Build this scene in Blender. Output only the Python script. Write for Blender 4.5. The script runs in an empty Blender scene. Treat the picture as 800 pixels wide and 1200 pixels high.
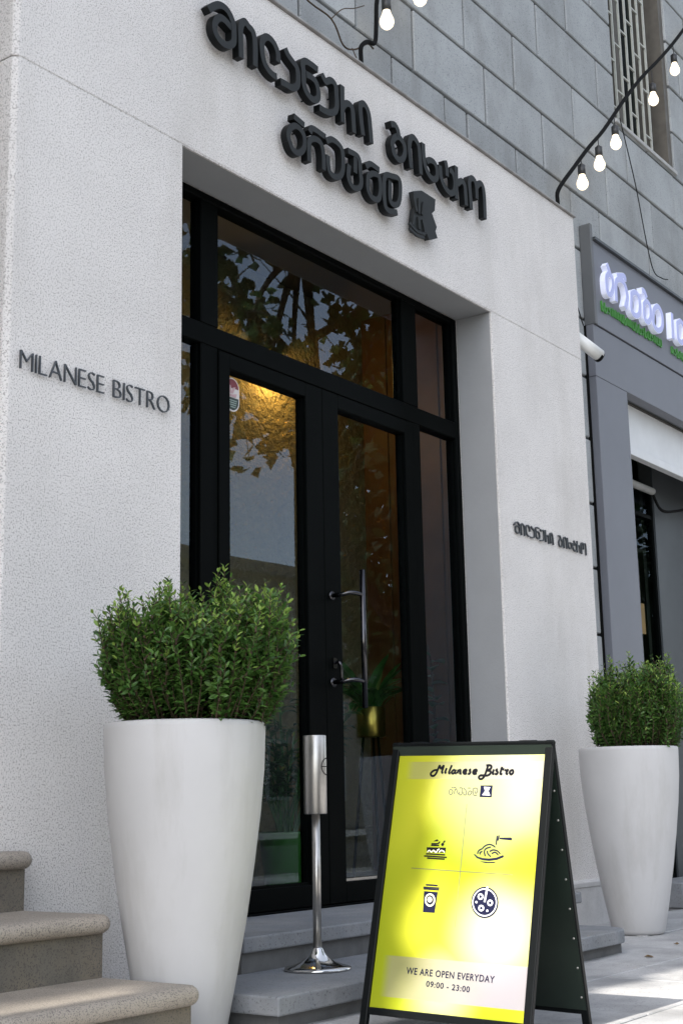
import bpy, bmesh, math, random
from mathutils import Vector, Matrix
R = math.radians
random.seed(11)
scn = bpy.context.scene
COL = scn.collection

# ------------------------------------------------------------------ camera
cam_d = bpy.data.cameras.new("camera"); cam = bpy.data.objects.new("camera", cam_d); COL.objects.link(cam)
cam_d.sensor_width = 36; cam_d.sensor_fit = 'AUTO'; cam_d.lens = 1615.7/1200*36
cam_d.clip_start = .02; cam_d.clip_end = 2000
rt = Vector((.58819, -.80851, -.01879)); fw = Vector((.79338, .57237, .20721)); up = Vector((-.15678, -.13678, .97812))
mw = Matrix.Identity(4)
for i in range(3):
    mw[i][0] = rt[i]; mw[i][1] = up[i]; mw[i][2] = -fw[i]
mw[0][3], mw[1][3], mw[2][3] = 0, -3.6, .684
cam.matrix_world = mw
scn.camera = cam

# ------------------------------------------------------------------ sky, sun, exposure
SUN_TO = Vector((-.875, .003, .865)).normalized()
world = bpy.data.worlds.new("World"); scn.world = world; world.use_nodes = True
nt = world.node_tree
sky = nt.nodes.new("ShaderNodeTexSky"); sky.sky_type = 'NISHITA'; sky.sun_disc = False
sky.sun_elevation = math.asin(SUN_TO.z); sky.sun_rotation = R(270)
sky.air_density = 1.0; sky.dust_density = 1.6; sky.ozone_density = 1.0
hs = nt.nodes.new("ShaderNodeHueSaturation"); hs.inputs['Saturation'].default_value = .46
bg = nt.nodes["Background"]; bg.inputs['Strength'].default_value = .15
nt.links.new(sky.outputs[0], hs.inputs['Color']); nt.links.new(hs.outputs[0], bg.inputs['Color'])
sd = bpy.data.lights.new("sun", 'SUN'); sd.energy = 2.7; sd.angle = R(.53); sd.color = (1, .95, .87)
so = bpy.data.objects.new("sun", sd); COL.objects.link(so)
so.rotation_euler = SUN_TO.to_track_quat('Z', 'Y').to_euler(); so.location = (-10, -8, 14)
vs = scn.view_settings; vs.view_transform = 'Standard'; vs.look = 'None'; vs.gamma = 1; vs.exposure = 1.64
scn.cycles.max_bounces = 10; scn.cycles.transparent_max_bounces = 24; scn.cycles.transmission_bounces = 10
scn.cycles.use_denoising = True

# ------------------------------------------------------------------ helpers
def cr(pts, n=6, closed=False):
    "Catmull-Rom sampling of a 2-D or 3-D polyline"
    P = [Vector(p) for p in pts]; out = []
    m = len(P)
    for i in range(m-1):
        p0 = P[i-1] if i > 0 else (P[m-2] if closed else P[i]*2-P[i+1])
        p1, p2 = P[i], P[i+1]
        p3 = P[i+2] if i+2 < m else (P[1] if closed else P[i+1]*2-P[i])
        for k in range(n):
            t = k/n
            out.append(.5*((2*p1)+(p2-p0)*t+(2*p0-5*p1+4*p2-p3)*t*t+(3*p1-p0-3*p2+p3)*t**3))
    out.append(P[-1].copy())
    return out

class MB:
    def __init__(s): s.v = []; s.f = []; s.mi = []; s.sm = []
    def add(s, vs, fs, mi=0, sm=False):
        b = len(s.v); s.v += [tuple(v) for v in vs]
        for f in fs: s.f.append(tuple(b+i for i in f)); s.mi.append(mi); s.sm.append(sm)
        return s
    def box(s, x0, x1, y0, y1, z0, z1, mi=0):
        v = [(x, y, z) for z in (z0, z1) for y in (y0, y1) for x in (x0, x1)]
        return s.add(v, [(0,2,3,1),(4,5,7,6),(0,1,5,4),(2,6,7,3),(0,4,6,2),(1,3,7,5)], mi)
    def prism(s, poly, ax, a, b, mi=0):
        "extrude a 2-D polygon; ax='y': poly is (x,z); 'z': (x,y); 'x': (y,z)"
        n = len(poly)
        def pt(p, t): return {'y': (p[0], t, p[1]), 'z': (p[0], p[1], t), 'x': (t, p[0], p[1])}[ax]
        v = [pt(p, a) for p in poly]+[pt(p, b) for p in poly]
        return s.add(v, [tuple(range(n)), tuple(range(2*n-1, n-1, -1))]+[(i, n+i, n+(i+1) % n, (i+1) % n) for i in range(n)], mi)
    def lathe(s, prof, c=(0,0,0), n=32, mi=0, sm=True, cap=True):
        v = []; f = []; m = len(prof)
        for r, z in prof:
            for i in range(n):
                a = 2*math.pi*i/n; v.append((c[0]+r*math.cos(a), c[1]+r*math.sin(a), c[2]+z))
        for j in range(m-1):
            for i in range(n):
                f.append((j*n+i, j*n+(i+1) % n, (j+1)*n+(i+1) % n, (j+1)*n+i))
        s.add(v, f, mi, sm)
        if cap:
            b = len(s.v)-len(v)
            s.f.append(tuple(b+i for i in range(n))[::-1]); s.mi.append(mi); s.sm.append(False)
            s.f.append(tuple(b+(m-1)*n+i for i in range(n))); s.mi.append(mi); s.sm.append(False)
        return s
    def tube(s, pts, r, n=8, mi=0, sm=True):
        P = [Vector(p) for p in pts]; m = len(P); rr = r if isinstance(r, (list, tuple)) else [r]*m
        v = []; prev = None
        for i, p in enumerate(P):
            t = (P[min(i+1, m-1)]-P[max(i-1, 0)]).normalized()
            if prev is None:
                a = Vector((0,0,1)) if abs(t.z) < .9 else Vector((1,0,0)); u = t.cross(a).normalized()
            else: u = (prev-t*prev.dot(t)).normalized()
            prev = u; w = t.cross(u)
            for k in range(n):
                q = 2*math.pi*k/n; v.append(p+(u*math.cos(q)+w*math.sin(q))*rr[i])
        f = [(j*n+k, j*n+(k+1) % n, (j+1)*n+(k+1) % n, (j+1)*n+k) for j in range(m-1) for k in range(n)]
        f += [tuple(range(n))[::-1], tuple((m-1)*n+k for k in range(n))]
        return s.add(v, f, mi, sm)
    def ribbon(s, pts, w, d0, d1, mf, mi=0, slope=.002, me=None):
        "flat stroke of width w along 2-D pts, between depths d0 (front) and d1; mf maps (a,b,d)->xyz"
        P = [Vector((p[0], p[1])) for p in pts]; m = len(P); v = []
        for i, p in enumerate(P):
            t = P[min(i+1, m-1)]-P[max(i-1, 0)]
            if t.length < 1e-9: t = Vector((1, 0))
            t.normalize(); nrm = Vector((-t.y, t.x))*w/2
            d = d0+slope*i/m
            a, b = p+nrm, p-nrm
            v += [mf(a.x, a.y, d), mf(b.x, b.y, d), mf(b.x, b.y, d1), mf(a.x, a.y, d1)]
        f = []
        for j in range(m-1):
            for k in range(4): f.append((j*4+k, j*4+(k+1) % 4, (j+1)*4+(k+1) % 4, (j+1)*4+k))
        f += [(3,2,1,0), tuple((m-1)*4+k for k in range(4))]
        s.add(v, f, mi)
        if me is not None:                       # edges in a second material
            for q in range(len(f)):
                if q >= (m-1)*4 or q % 4: s.mi[len(s.mi)-len(f)+q] = me
        return s
    def mesh(s, name, mats):
        me = bpy.data.meshes.new(name); me.from_pydata(s.v, [], s.f); me.update()
        for m in (mats if isinstance(mats, (list, tuple)) else [mats]): me.materials.append(m)
        if any(s.mi): me.polygons.foreach_set('material_index', s.mi)
        if any(s.sm): me.polygons.foreach_set('use_smooth', s.sm)
        bm = bmesh.new(); bm.from_mesh(me); bmesh.ops.recalc_face_normals(bm, faces=bm.faces); bm.to_mesh(me); bm.free()
        return me
    def build(s, name, mats, parent=None, loc=None, bevel=0, seg=2):
        o = bpy.data.objects.new(name, s.mesh(name, mats)); COL.objects.link(o)
        if parent is not None: o.parent = parent
        if loc is not None: o.location = loc
        if bevel:
            b = o.modifiers.new('bevel', 'BEVEL'); b.width = bevel; b.segments = seg; b.limit_method = 'ANGLE'; b.angle_limit = R(40)
        return o
    def leafbuild(s, name, mats, parent=None):      # no normal recalculation: for loose leaves
        me = bpy.data.meshes.new(name); me.from_pydata(s.v, [], s.f); me.update()
        for m in (mats if isinstance(mats, (list, tuple)) else [mats]): me.materials.append(m)
        if any(s.mi): me.polygons.foreach_set('material_index', s.mi)
        o = bpy.data.objects.new(name, me); COL.objects.link(o); o.parent = parent
        return o
def tag(o, label=None, cat=None, group=None, kind=None):
    for k, v in (('label', label), ('category', cat), ('group', group), ('kind', kind)):
        if v: o[k] = v
    return o
def thing(name, label, cat, loc=(0,0,0), rot=(0,0,0), group=None):
    o = bpy.data.objects.new(name, None); COL.objects.link(o); o.location = loc; o.rotation_euler = rot; o.empty_display_size = .1
    return tag(o, label, cat, group)
def link(name, me, parent, loc=(0,0,0), rot=(0,0,0), sc=(1,1,1)):
    o = bpy.data.objects.new(name, me); COL.objects.link(o); o.parent = parent; o.location = loc; o.rotation_euler = rot; o.scale = sc
    return o

# ------------------------------------------------------------------ materials
def mat(name, col=(.5,.5,.5), rough=.6, metal=0, spec=.5, var=0, scale=8, bump=0, bscale=40, speck=None, obj_var=0, tint=None, coat=0, sub=0, detail=6, bdist=.004, stain=None):
    """principled material; var = brightness mottling at 'scale', bump = relief at 'bscale',
    speck = (colour, scale, amount) fine grains, obj_var = brightness change from piece to piece, tint = second colour in large patches"""
    m = bpy.data.materials.new(name); m.use_nodes = True; t = m.node_tree; N = t.nodes; L = t.links; b = N['Principled BSDF']
    b.inputs['Roughness'].default_value = rough; b.inputs['Metallic'].default_value = metal; b.inputs['Specular IOR Level'].default_value = spec
    b.inputs['Coat Weight'].default_value = coat
    tc = N.new('ShaderNodeNewGeometry') if not obj_var else N.new('ShaderNodeNewGeometry')
    pos = tc.outputs['Position']
    def noise(sc, det=detail, rg=.6):
        n = N.new('ShaderNodeTexNoise'); n.inputs['Scale'].default_value = sc; n.inputs['Detail'].default_value = det; n.inputs['Roughness'].default_value = rg
        L.new(pos, n.inputs['Vector']); return n
    def mix(a, bcol, fac, mode='MIX'):
        x = N.new('ShaderNodeMix'); x.data_type = 'RGBA'; x.blend_type = mode
        for sk, val in ((x.inputs[6], a), (x.inputs[7], bcol), (x.inputs[0], fac)):
            if hasattr(val, 'links'): L.new(val, sk)
            elif isinstance(val, (int, float)): sk.default_value = val
            else: sk.default_value = (*val[:3], 1)
        return x.outputs[2]
    def ramp(src, a, bb, lo=0., hi=1.):
        r = N.new('ShaderNodeMapRange'); r.inputs[1].default_value = a; r.inputs[2].default_value = bb; r.inputs[3].default_value = lo; r.inputs[4].default_value = hi
        L.new(src, r.inputs[0]); return r.outputs[0]
    c = None
    if tint: c = mix(col, tint[0], ramp(noise(tint[1], 5).outputs[0], .42, .62))
    else:
        rgb = N.new('ShaderNodeRGB'); rgb.outputs[0].default_value = (*col, 1); c = rgb.outputs[0]
    if speck: c = mix(c, speck[0], ramp(noise(speck[1], 2, .7).outputs[0], speck[2], speck[2]+.06))
    if stain:                                    # (colour, scale, streak stretch, threshold, strength): blotches and run marks
        n = N.new('ShaderNodeTexNoise'); n.inputs['Scale'].default_value = stain[1]; n.inputs['Detail'].default_value = 7; n.inputs['Roughness'].default_value = .68
        mp = N.new('ShaderNodeMapping'); mp.inputs['Scale'].default_value = (1, 1, stain[2]); L.new(pos, mp.inputs['Vector']); L.new(mp.outputs[0], n.inputs['Vector'])
        c = mix(c, stain[0], ramp(n.outputs[0], stain[3], stain[3]+.22, 0, stain[4]))
    k = None
    if var:
        k = ramp(noise(scale).outputs[0], .3, .7, 1-var, 1+var)
        hsv = N.new('ShaderNodeHueSaturation'); L.new(c, hsv.inputs['Color']); L.new(k, hsv.inputs['Value']); c = hsv.outputs[0]
    if obj_var:
        oi = N.new('ShaderNodeObjectInfo'); kv = ramp(oi.outputs['Random'], 0, 1, 1-obj_var, 1+obj_var)
        hsv = N.new('ShaderNodeHueSaturation'); L.new(c, hsv.inputs['Color']); L.new(kv, hsv.inputs['Value']); c = hsv.outputs[0]
    L.new(c, b.inputs['Base Color'])
    if bump:
        bn = N.new('ShaderNodeBump'); bn.inputs['Strength'].default_value = bump; bn.inputs['Distance'].default_value = bdist
        L.new(noise(bscale, 4, .65).outputs[0], bn.inputs['Height']); L.new(bn.outputs[0], b.inputs['Normal'])
    return m
def glass(name, tintc=(.93,.97,.95), ior=1.5, rough=0.0):
    m = bpy.data.materials.new(name); m.use_nodes = True; t = m.node_tree; N = t.nodes; L = t.links
    N.remove(N['Principled BSDF']); out = N['Material Output']
    tr = N.new('ShaderNodeBsdfTransparent'); tr.inputs[0].default_value = (*tintc, 1)
    gl = N.new('ShaderNodeBsdfGlossy'); gl.inputs['Roughness'].default_value = rough; gl.inputs['Color'].default_value = (.70,.84,1,1)
    fr = N.new('ShaderNodeFresnel'); fr.inputs['IOR'].default_value = ior
    no = N.new('ShaderNodeTexNoise'); no.inputs['Scale'].default_value = 1.3; no.inputs['Detail'].default_value = 1
    geo = N.new('ShaderNodeNewGeometry'); L.new(geo.outputs['Position'], no.inputs['Vector'])
    bn = N.new('ShaderNodeBump'); bn.inputs['Strength'].default_value = .05; bn.inputs['Distance'].default_value = .02
    L.new(no.outputs[0], bn.inputs['Height']); L.new(bn.outputs[0], gl.inputs['Normal'])
    inv = N.new('ShaderNodeMath'); inv.operation = 'SUBTRACT'; inv.inputs[0].default_value = 1; L.new(geo.outputs['Backfacing'], inv.inputs[1])
    mu = N.new('ShaderNodeMath'); mu.operation = 'MULTIPLY'; L.new(fr.outputs[0], mu.inputs[0]); L.new(inv.outputs[0], mu.inputs[1])   # one reflection per pane
    mx = N.new('ShaderNodeMixShader'); L.new(mu.outputs[0], mx.inputs[0]); L.new(tr.outputs[0], mx.inputs[1]); L.new(gl.outputs[0], mx.inputs[2])
    L.new(mx.outputs[0], out.inputs['Surface']); return m
def emit(name, col, strength):
    m = bpy.data.materials.new(name); m.use_nodes = True; b = m.node_tree.nodes['Principled BSDF']
    b.inputs['Base Color'].default_value = (*col, 1); b.inputs['Emission Color'].default_value = (*col, 1); b.inputs['Emission Strength'].default_value = strength
    b.inputs['Roughness'].default_value = .3
    return m
def leafmat(name, c1, c2, trans=.25, rough=.45, scale=9, isl=True):
    m = bpy.data.materials.new(name); m.use_nodes = True; t = m.node_tree; N = t.nodes; L = t.links; b = N['Principled BSDF']
    geo = N.new('ShaderNodeNewGeometry')
    x = N.new('ShaderNodeMix'); x.data_type = 'RGBA'; x.inputs[6].default_value = (*c1, 1); x.inputs[7].default_value = (*c2, 1)
    L.new(geo.outputs['Random Per Island'], x.inputs[0])
    L.new(x.outputs[2], b.inputs['Base Color']); b.inputs['Roughness'].default_value = rough; b.inputs['Specular IOR Level'].default_value = .4
    tl = N.new('ShaderNodeBsdfTranslucent'); L.new(x.outputs[2], tl.inputs[0])
    mx = N.new('ShaderNodeMixShader'); mx.inputs[0].default_value = trans
    L.new(b.outputs[0], mx.inputs[1]); L.new(tl.outputs[0], mx.inputs[2]); L.new(mx.outputs[0], N['Material Output'].inputs['Surface'])
    return m
M_stucco = mat('stucco', (.70,.675,.655), .9, spec=.2, var=.06, scale=1.7, stain=((.44,.415,.38), 1.6, .22, .50, .42), bump=1.0, bscale=150, speck=((.38,.36,.345), 165, .54))
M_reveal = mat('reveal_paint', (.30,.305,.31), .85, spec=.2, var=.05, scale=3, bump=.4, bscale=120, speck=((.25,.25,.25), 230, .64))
M_coping = mat('coping_metal', (.30,.29,.28), .55, metal=.3, var=.3, scale=9, bump=.3, bscale=30)
M_plinth = mat('plinth_stone', (.50,.49,.485), .8, var=.08, scale=12, bump=.3, bscale=90, speck=((.3,.3,.3), 180, .62))
M_stone = mat('ashlar', (.325,.34,.345), .85, spec=.25, var=.12, scale=3, bump=.6, bscale=70, obj_var=.13, stain=((.17,.17,.165), 2.4, .4, .50, .5), speck=((.15,.16,.17), 130, .6))
M_mortar = mat('mortar', (.045,.043,.038), .95, var=.2, scale=30)
M_black = mat('black_aluminium', (.0018,.0024,.0023), .45, spec=.03, var=.15, scale=6)
M_letter = mat('letter_black', (.016,.018,.0185), .55, spec=.25, var=.1, scale=20); M_letterside = mat('letter_edge', (.006,.007,.0075), .5, spec=.15)
M_lettersteel = mat('letter_steel', (.075,.082,.09), .35, metal=.6)
M_glass = glass('door_glass')
M_glass2 = glass('window_glass', (.7,.75,.72), 1.33); M_glass3 = glass('shop_glass', (.8,.84,.8), 1.12)
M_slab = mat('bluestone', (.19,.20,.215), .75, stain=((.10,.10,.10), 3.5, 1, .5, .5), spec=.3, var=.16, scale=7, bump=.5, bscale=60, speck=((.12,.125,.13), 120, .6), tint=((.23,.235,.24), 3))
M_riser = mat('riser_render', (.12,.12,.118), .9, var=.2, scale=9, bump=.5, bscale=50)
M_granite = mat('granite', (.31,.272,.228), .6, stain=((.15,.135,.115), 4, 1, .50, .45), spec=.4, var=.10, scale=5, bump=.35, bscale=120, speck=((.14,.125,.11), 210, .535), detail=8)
M_graniter = mat('granite_riser_shaded', (.155,.132,.100), .8, var=.18, scale=4, bump=.4, bscale=90, speck=((.07,.063,.055), 190, .55), tint=((.11,.10,.083), 3.5), stain=((.06,.055,.045), 3, .5, .52, .6))  # darker than the treads: the risers' shade is put into the colour
M_pot = mat('white_glazed_pot', (.48,.475,.475), .55, spec=.3, var=.05, scale=3, bump=.08, bscale=14, stain=((.30,.285,.26), 5, .16, .52, .42))
M_soil = mat('soil', (.03,.022,.016), .95, var=.4, scale=40, bump=1, bscale=60)
M_steel = mat('brushed_steel', (.50,.48,.45), .34, metal=1, var=.06, scale=60)
M_chrome = mat('polished_steel', (.66,.65,.63), .12, metal=1); M_darkchrome = mat('dark_chrome', (.07,.07,.075), .12, metal=1)
M_paver = mat('paver', (.43,.425,.42), .85, stain=((.19,.185,.18), 2.6, 1, .50, .5), spec=.25, var=.13, scale=5, bump=.5, bscale=45, obj_var=.07, speck=((.24,.24,.245), 100, .6), tint=((.30,.30,.30), 2.2))
M_joint = mat('paving_bed', (.13,.125,.12), .95, var=.2, scale=20, bump=.6, bscale=50)
M_asphalt = mat('asphalt', (.055,.055,.057), .9, var=.15, scale=10, bump=.6, bscale=80)
M_kerb = mat('kerb_stone', (.32,.32,.31), .85, var=.15, scale=8, bump=.4, bscale=50)
M_shop = mat('shop_grey', (.15,.157,.18), .5, spec=.4, var=.04, scale=3)
M_shopdark = mat('shop_dark', (.055,.062,.068), .5, var=.12, scale=4)
M_shutter = mat('shutter_white', (.62,.63,.64), .45, var=.05, scale=6)
M_white = mat('white_plastic', (.72,.72,.70), .4)
M_wire = mat('black_cable', (.006,.006,.006), .8, spec=.1)
M_socket = mat('socket', (.035,.035,.035), .5)
M_bulb = emit('bulb_glow', (1,.84,.60), .62)
M_brass = mat('brass', (.42,.30,.07), .3, metal=1, var=.1, scale=30)
M_greenpot = mat('green_pot', (.016,.10,.008), .4)
M_wood = mat('dark_wood_panel', (.085,.036,.011), .55, var=.2, scale=5, bump=.2, bscale=20)
M_rough = mat('rough_plaster', (.26,.22,.13), .9, var=.15, scale=6, bump=1, bscale=18, bdist=.05)
M_floor_in = mat('interior_floor', (.05,.045,.04), .5, var=.2, scale=6)
M_ceil_in = mat('interior_ceiling', (.10,.085,.065), .8)
M_bark = mat('bark', (.06,.048,.036), .95, var=.3, scale=12, bump=1, bscale=20)
M_twig = mat('twig', (.055,.035,.02), .85, var=.3, scale=40)
M_leafS = leafmat('shrub_leaf', (.03,.085,.016), (.10,.20,.04), .22, .38)
M_leafT = leafmat('shrub_young_leaf', (.17,.29,.05), (.30,.42,.09), .3, .4)
M_leafI = leafmat('house_plant_leaf', (.018,.07,.018), (.04,.13,.03), .2, .35)
M_leafM = leafmat('maple_leaf', (.03,.075,.014), (.06,.13,.025), .3, .5)
M_leafD = leafmat('dark_tree_leaf', (.014,.035,.010), (.03,.06,.016), .2, .5)
# traced outlines, metres on each sign plane
SIGN=[[[(4.011, 4.02), (4.042, 4.052), (4.076, 4.075), (4.109, 4.082), (4.139, 4.074), (4.163, 4.051), (4.175, 4.024), (4.177, 3.975), (4.173, 3.942), (4.147, 3.916), (4.117, 3.907), (4.084, 3.912), (4.057, 3.933), (4.05, 3.963), (4.061, 3.996), (4.084, 4.019), (4.113, 4.023), (4.147, 4.013), (4.173, 4.007)]], [[(4.225, 3.892), (4.222, 3.977), (4.221, 4.024), (4.23, 4.059), (4.252, 4.081), (4.279, 4.069), (4.303, 4.062), (4.316, 4.041), (4.323, 4.0), (4.323, 3.897)]], [[(4.485, 3.99), (4.483, 4.034), (4.463, 4.066), (4.435, 4.08), (4.405, 4.079), (4.38, 4.057), (4.37, 4.025), (4.375, 3.977), (4.39, 3.94), (4.419, 3.919), (4.451, 3.911), (4.477, 3.913)]], [[(4.537, 4.084), (4.558, 4.06), (4.596, 4.041), (4.622, 4.027), (4.632, 3.999), (4.632, 3.954), (4.618, 3.925), (4.584, 3.907), (4.546, 3.906), (4.504, 3.903)]], [[(4.787, 4.088), (4.739, 4.092), (4.69, 4.089), (4.669, 4.065), (4.675, 4.028), (4.677, 3.967), (4.694, 3.935), (4.73, 3.918), (4.765, 3.922), (4.788, 3.947), (4.787, 3.989), (4.767, 4.02), (4.733, 4.028), (4.698, 4.026)]], [[(4.817, 4.079), (4.842, 4.058), (4.856, 4.058), (4.885, 4.078), (4.913, 4.079), (4.931, 4.061), (4.935, 4.016), (4.936, 3.966), (4.922, 3.932), (4.888, 3.909), (4.841, 3.899), (4.796, 3.898)]], [[(4.983, 4.093), (4.982, 4.002), (4.985, 3.899)], [(4.989, 3.982), (5.011, 4.01), (5.043, 4.02), (5.067, 4.005), (5.074, 3.957), (5.079, 3.884)]], [[(5.15, 3.899), (5.139, 3.966), (5.133, 4.026), (5.136, 4.055), (5.159, 4.073), (5.186, 4.066), (5.207, 4.036), (5.216, 3.981), (5.225, 3.888)]], [[(5.402, 4.063), (5.44, 4.074), (5.466, 4.056), (5.477, 4.021)], [(5.417, 3.944), (5.427, 3.909), (5.47, 3.894), (5.506, 3.912), (5.529, 3.957), (5.525, 3.994), (5.499, 4.016), (5.464, 4.02), (5.431, 3.995), (5.415, 3.964), (5.417, 3.944)]], [[(5.583, 3.888), (5.574, 3.953), (5.571, 4.013), (5.586, 4.058), (5.611, 4.075), (5.641, 4.066), (5.664, 4.042), (5.671, 3.991), (5.677, 3.892)]], [[(5.706, 4.079), (5.708, 4.0), (5.725, 3.945), (5.763, 3.913), (5.808, 3.911), (5.836, 3.94), (5.835, 3.987), (5.809, 4.011), (5.769, 4.008), (5.736, 3.988)]], [[(5.868, 4.015), (5.874, 3.954), (5.903, 3.913), (5.957, 3.891), (6.005, 3.914), (6.019, 3.977), (6.003, 4.019), (5.971, 4.031)], [(5.927, 4.067), (5.941, 4.027), (5.944, 3.981)]], [[(6.038, 4.075), (6.031, 3.881)], [(6.047, 3.975), (6.092, 4.01), (6.125, 3.995), (6.133, 3.94), (6.136, 3.882)]], [[(6.184, 3.878), (6.18, 3.957), (6.176, 4.036), (6.203, 4.068), (6.237, 4.064), (6.254, 4.027), (6.254, 3.962)], [(6.26, 4.04), (6.292, 4.071), (6.327, 4.065), (6.34, 4.004), (6.339, 3.876)]], [[(4.596, 3.769), (4.676, 3.757)], [(4.565, 3.634), (4.59, 3.601), (4.634, 3.602), (4.673, 3.643), (4.678, 3.692), (4.656, 3.721), (4.617, 3.729), (4.579, 3.707), (4.559, 3.669), (4.565, 3.634)]], [[(4.708, 3.588), (4.71, 3.679), (4.727, 3.707), (4.767, 3.723), (4.806, 3.713), (4.822, 3.663), (4.823, 3.59)], [(4.718, 3.738), (4.741, 3.769), (4.845, 3.766)]], [[(4.844, 3.746), (4.889, 3.772), (4.944, 3.768), (4.974, 3.74), (4.975, 3.652), (4.945, 3.602), (4.897, 3.588), (4.867, 3.602), (4.858, 3.642), (4.859, 3.678)]], [[(5.019, 3.766), (5.106, 3.764), (5.121, 3.696), (5.125, 3.632), (5.094, 3.596), (5.048, 3.593), (5.021, 3.629), (5.029, 3.697)], [(5.082, 3.754), (5.08, 3.673)]], [[(5.186, 3.699), (5.183, 3.625), (5.218, 3.594), (5.272, 3.606), (5.293, 3.665), (5.283, 3.729), (5.229, 3.726), (5.186, 3.695)], [(5.17, 3.741), (5.213, 3.772), (5.291, 3.769)]], [[(5.438, 3.593), (5.356, 3.577), (5.327, 3.611), (5.333, 3.747), (5.403, 3.777), (5.466, 3.782), (5.473, 3.717), (5.453, 3.649), (5.408, 3.625), (5.378, 3.644), (5.383, 3.743)]]]
EMBLEM=[(5.608, 3.774), (5.689, 3.807), (5.824, 3.806), (5.813, 3.739), (5.784, 3.713), (5.828, 3.65), (5.813, 3.622), (5.831, 3.589), (5.748, 3.553), (5.729, 3.578), (5.609, 3.552), (5.598, 3.594), (5.615, 3.677), (5.63, 3.697)]
SHOP=[[[(8.35, 4.293), (8.374, 4.267), (8.398, 4.235)], [(8.331, 4.15), (8.341, 4.085), (8.386, 4.082), (8.433, 4.147), (8.429, 4.215), (8.379, 4.229), (8.341, 4.196), (8.331, 4.15)]], [[(8.471, 4.055), (8.479, 4.17), (8.502, 4.22), (8.57, 4.245), (8.635, 4.226), (8.663, 4.146), (8.62, 4.051)], [(8.511, 4.257), (8.635, 4.292), (8.646, 4.26)]], [[(8.739, 4.169), (8.724, 4.068), (8.785, 4.042), (8.857, 4.08), (8.877, 4.183), (8.823, 4.225), (8.755, 4.2), (8.739, 4.169)]], [[(8.932, 4.276), (8.973, 4.279), (9.008, 4.24)], [(8.955, 4.161), (8.951, 4.071), (9.0, 4.054), (9.059, 4.102), (9.066, 4.185), (9.015, 4.215), (8.962, 4.181), (8.955, 4.161)]], [[(9.115, 4.154), (9.102, 4.069), (9.175, 4.039), (9.261, 4.086), (9.277, 4.182), (9.217, 4.233), (9.139, 4.197), (9.115, 4.154)]], [[(9.471, 4.256), (9.458, 4.048)]], [[(9.565, 4.188), (9.56, 4.084), (9.629, 4.066), (9.696, 4.121), (9.695, 4.206), (9.637, 4.237), (9.574, 4.205), (9.565, 4.188)]]]
TITLE=[[(-0.1173, 0.8069), (-0.1267, 0.8059), (-0.1357, 0.8007), (-0.1397, 0.7944), (-0.1353, 0.7881), (-0.1269, 0.7881), (-0.1205, 0.7943), (-0.1158, 0.8048), (-0.1095, 0.8215), (-0.1039, 0.811), (-0.094, 0.8214), (-0.0986, 0.8005), (-0.0934, 0.797)], [(-0.0823, 0.813), (-0.0865, 0.7995), (-0.0815, 0.7969)], [(-0.0644, 0.8223), (-0.0722, 0.7984), (-0.0664, 0.7956)], [(-0.0508, 0.8066), (-0.0577, 0.8056), (-0.0628, 0.7988), (-0.0569, 0.795), (-0.0504, 0.8), (-0.0481, 0.8081), (-0.0497, 0.7977), (-0.0436, 0.7956)], [(-0.0387, 0.808), (-0.0412, 0.7952)], [(-0.0406, 0.8003), (-0.0332, 0.807), (-0.0302, 0.8034), (-0.0316, 0.7956), (-0.0255, 0.7951)], [(-0.0194, 0.7992), (-0.0094, 0.8033), (-0.011, 0.8075), (-0.0178, 0.8054), (-0.0198, 0.7986), (-0.0141, 0.7941), (-0.0062, 0.7961)], [(0.0075, 0.8084), (0.002, 0.8054), (0.0062, 0.7992), (0.0021, 0.794), (-0.0027, 0.7957)], [(0.0156, 0.7981), (0.0278, 0.8022), (0.0261, 0.8073), (0.0183, 0.8053), (0.0156, 0.7981), (0.0207, 0.7936), (0.0297, 0.7956)], [(0.0607, 0.8205), (0.072, 0.8215), (0.0792, 0.8184), (0.0778, 0.8102), (0.0658, 0.8051), (0.0782, 0.802), (0.0773, 0.7938), (0.0687, 0.7887), (0.0596, 0.7883)], [(0.0672, 0.8194), (0.0627, 0.802), (0.0585, 0.7877), (0.0515, 0.7786), (0.0425, 0.7775), (0.0383, 0.7837), (0.0435, 0.7888), (0.0527, 0.7888), (0.0606, 0.7898)], [(0.0894, 0.8081), (0.0862, 0.7952), (0.0921, 0.7934)], [(0.1029, 0.809), (0.0977, 0.805), (0.104, 0.7988), (0.1001, 0.7927), (0.0942, 0.7948)], [(0.118, 0.8161), (0.1134, 0.7951), (0.1204, 0.7927)], [(0.112, 0.809), (0.1256, 0.8079)], [(0.1279, 0.8075), (0.1346, 0.8034), (0.1396, 0.8078), (0.1341, 0.7957), (0.1402, 0.7926)], [(0.1505, 0.8058), (0.1457, 0.7977), (0.1519, 0.792), (0.158, 0.7977), (0.1562, 0.8047), (0.1501, 0.8054)]]
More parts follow.
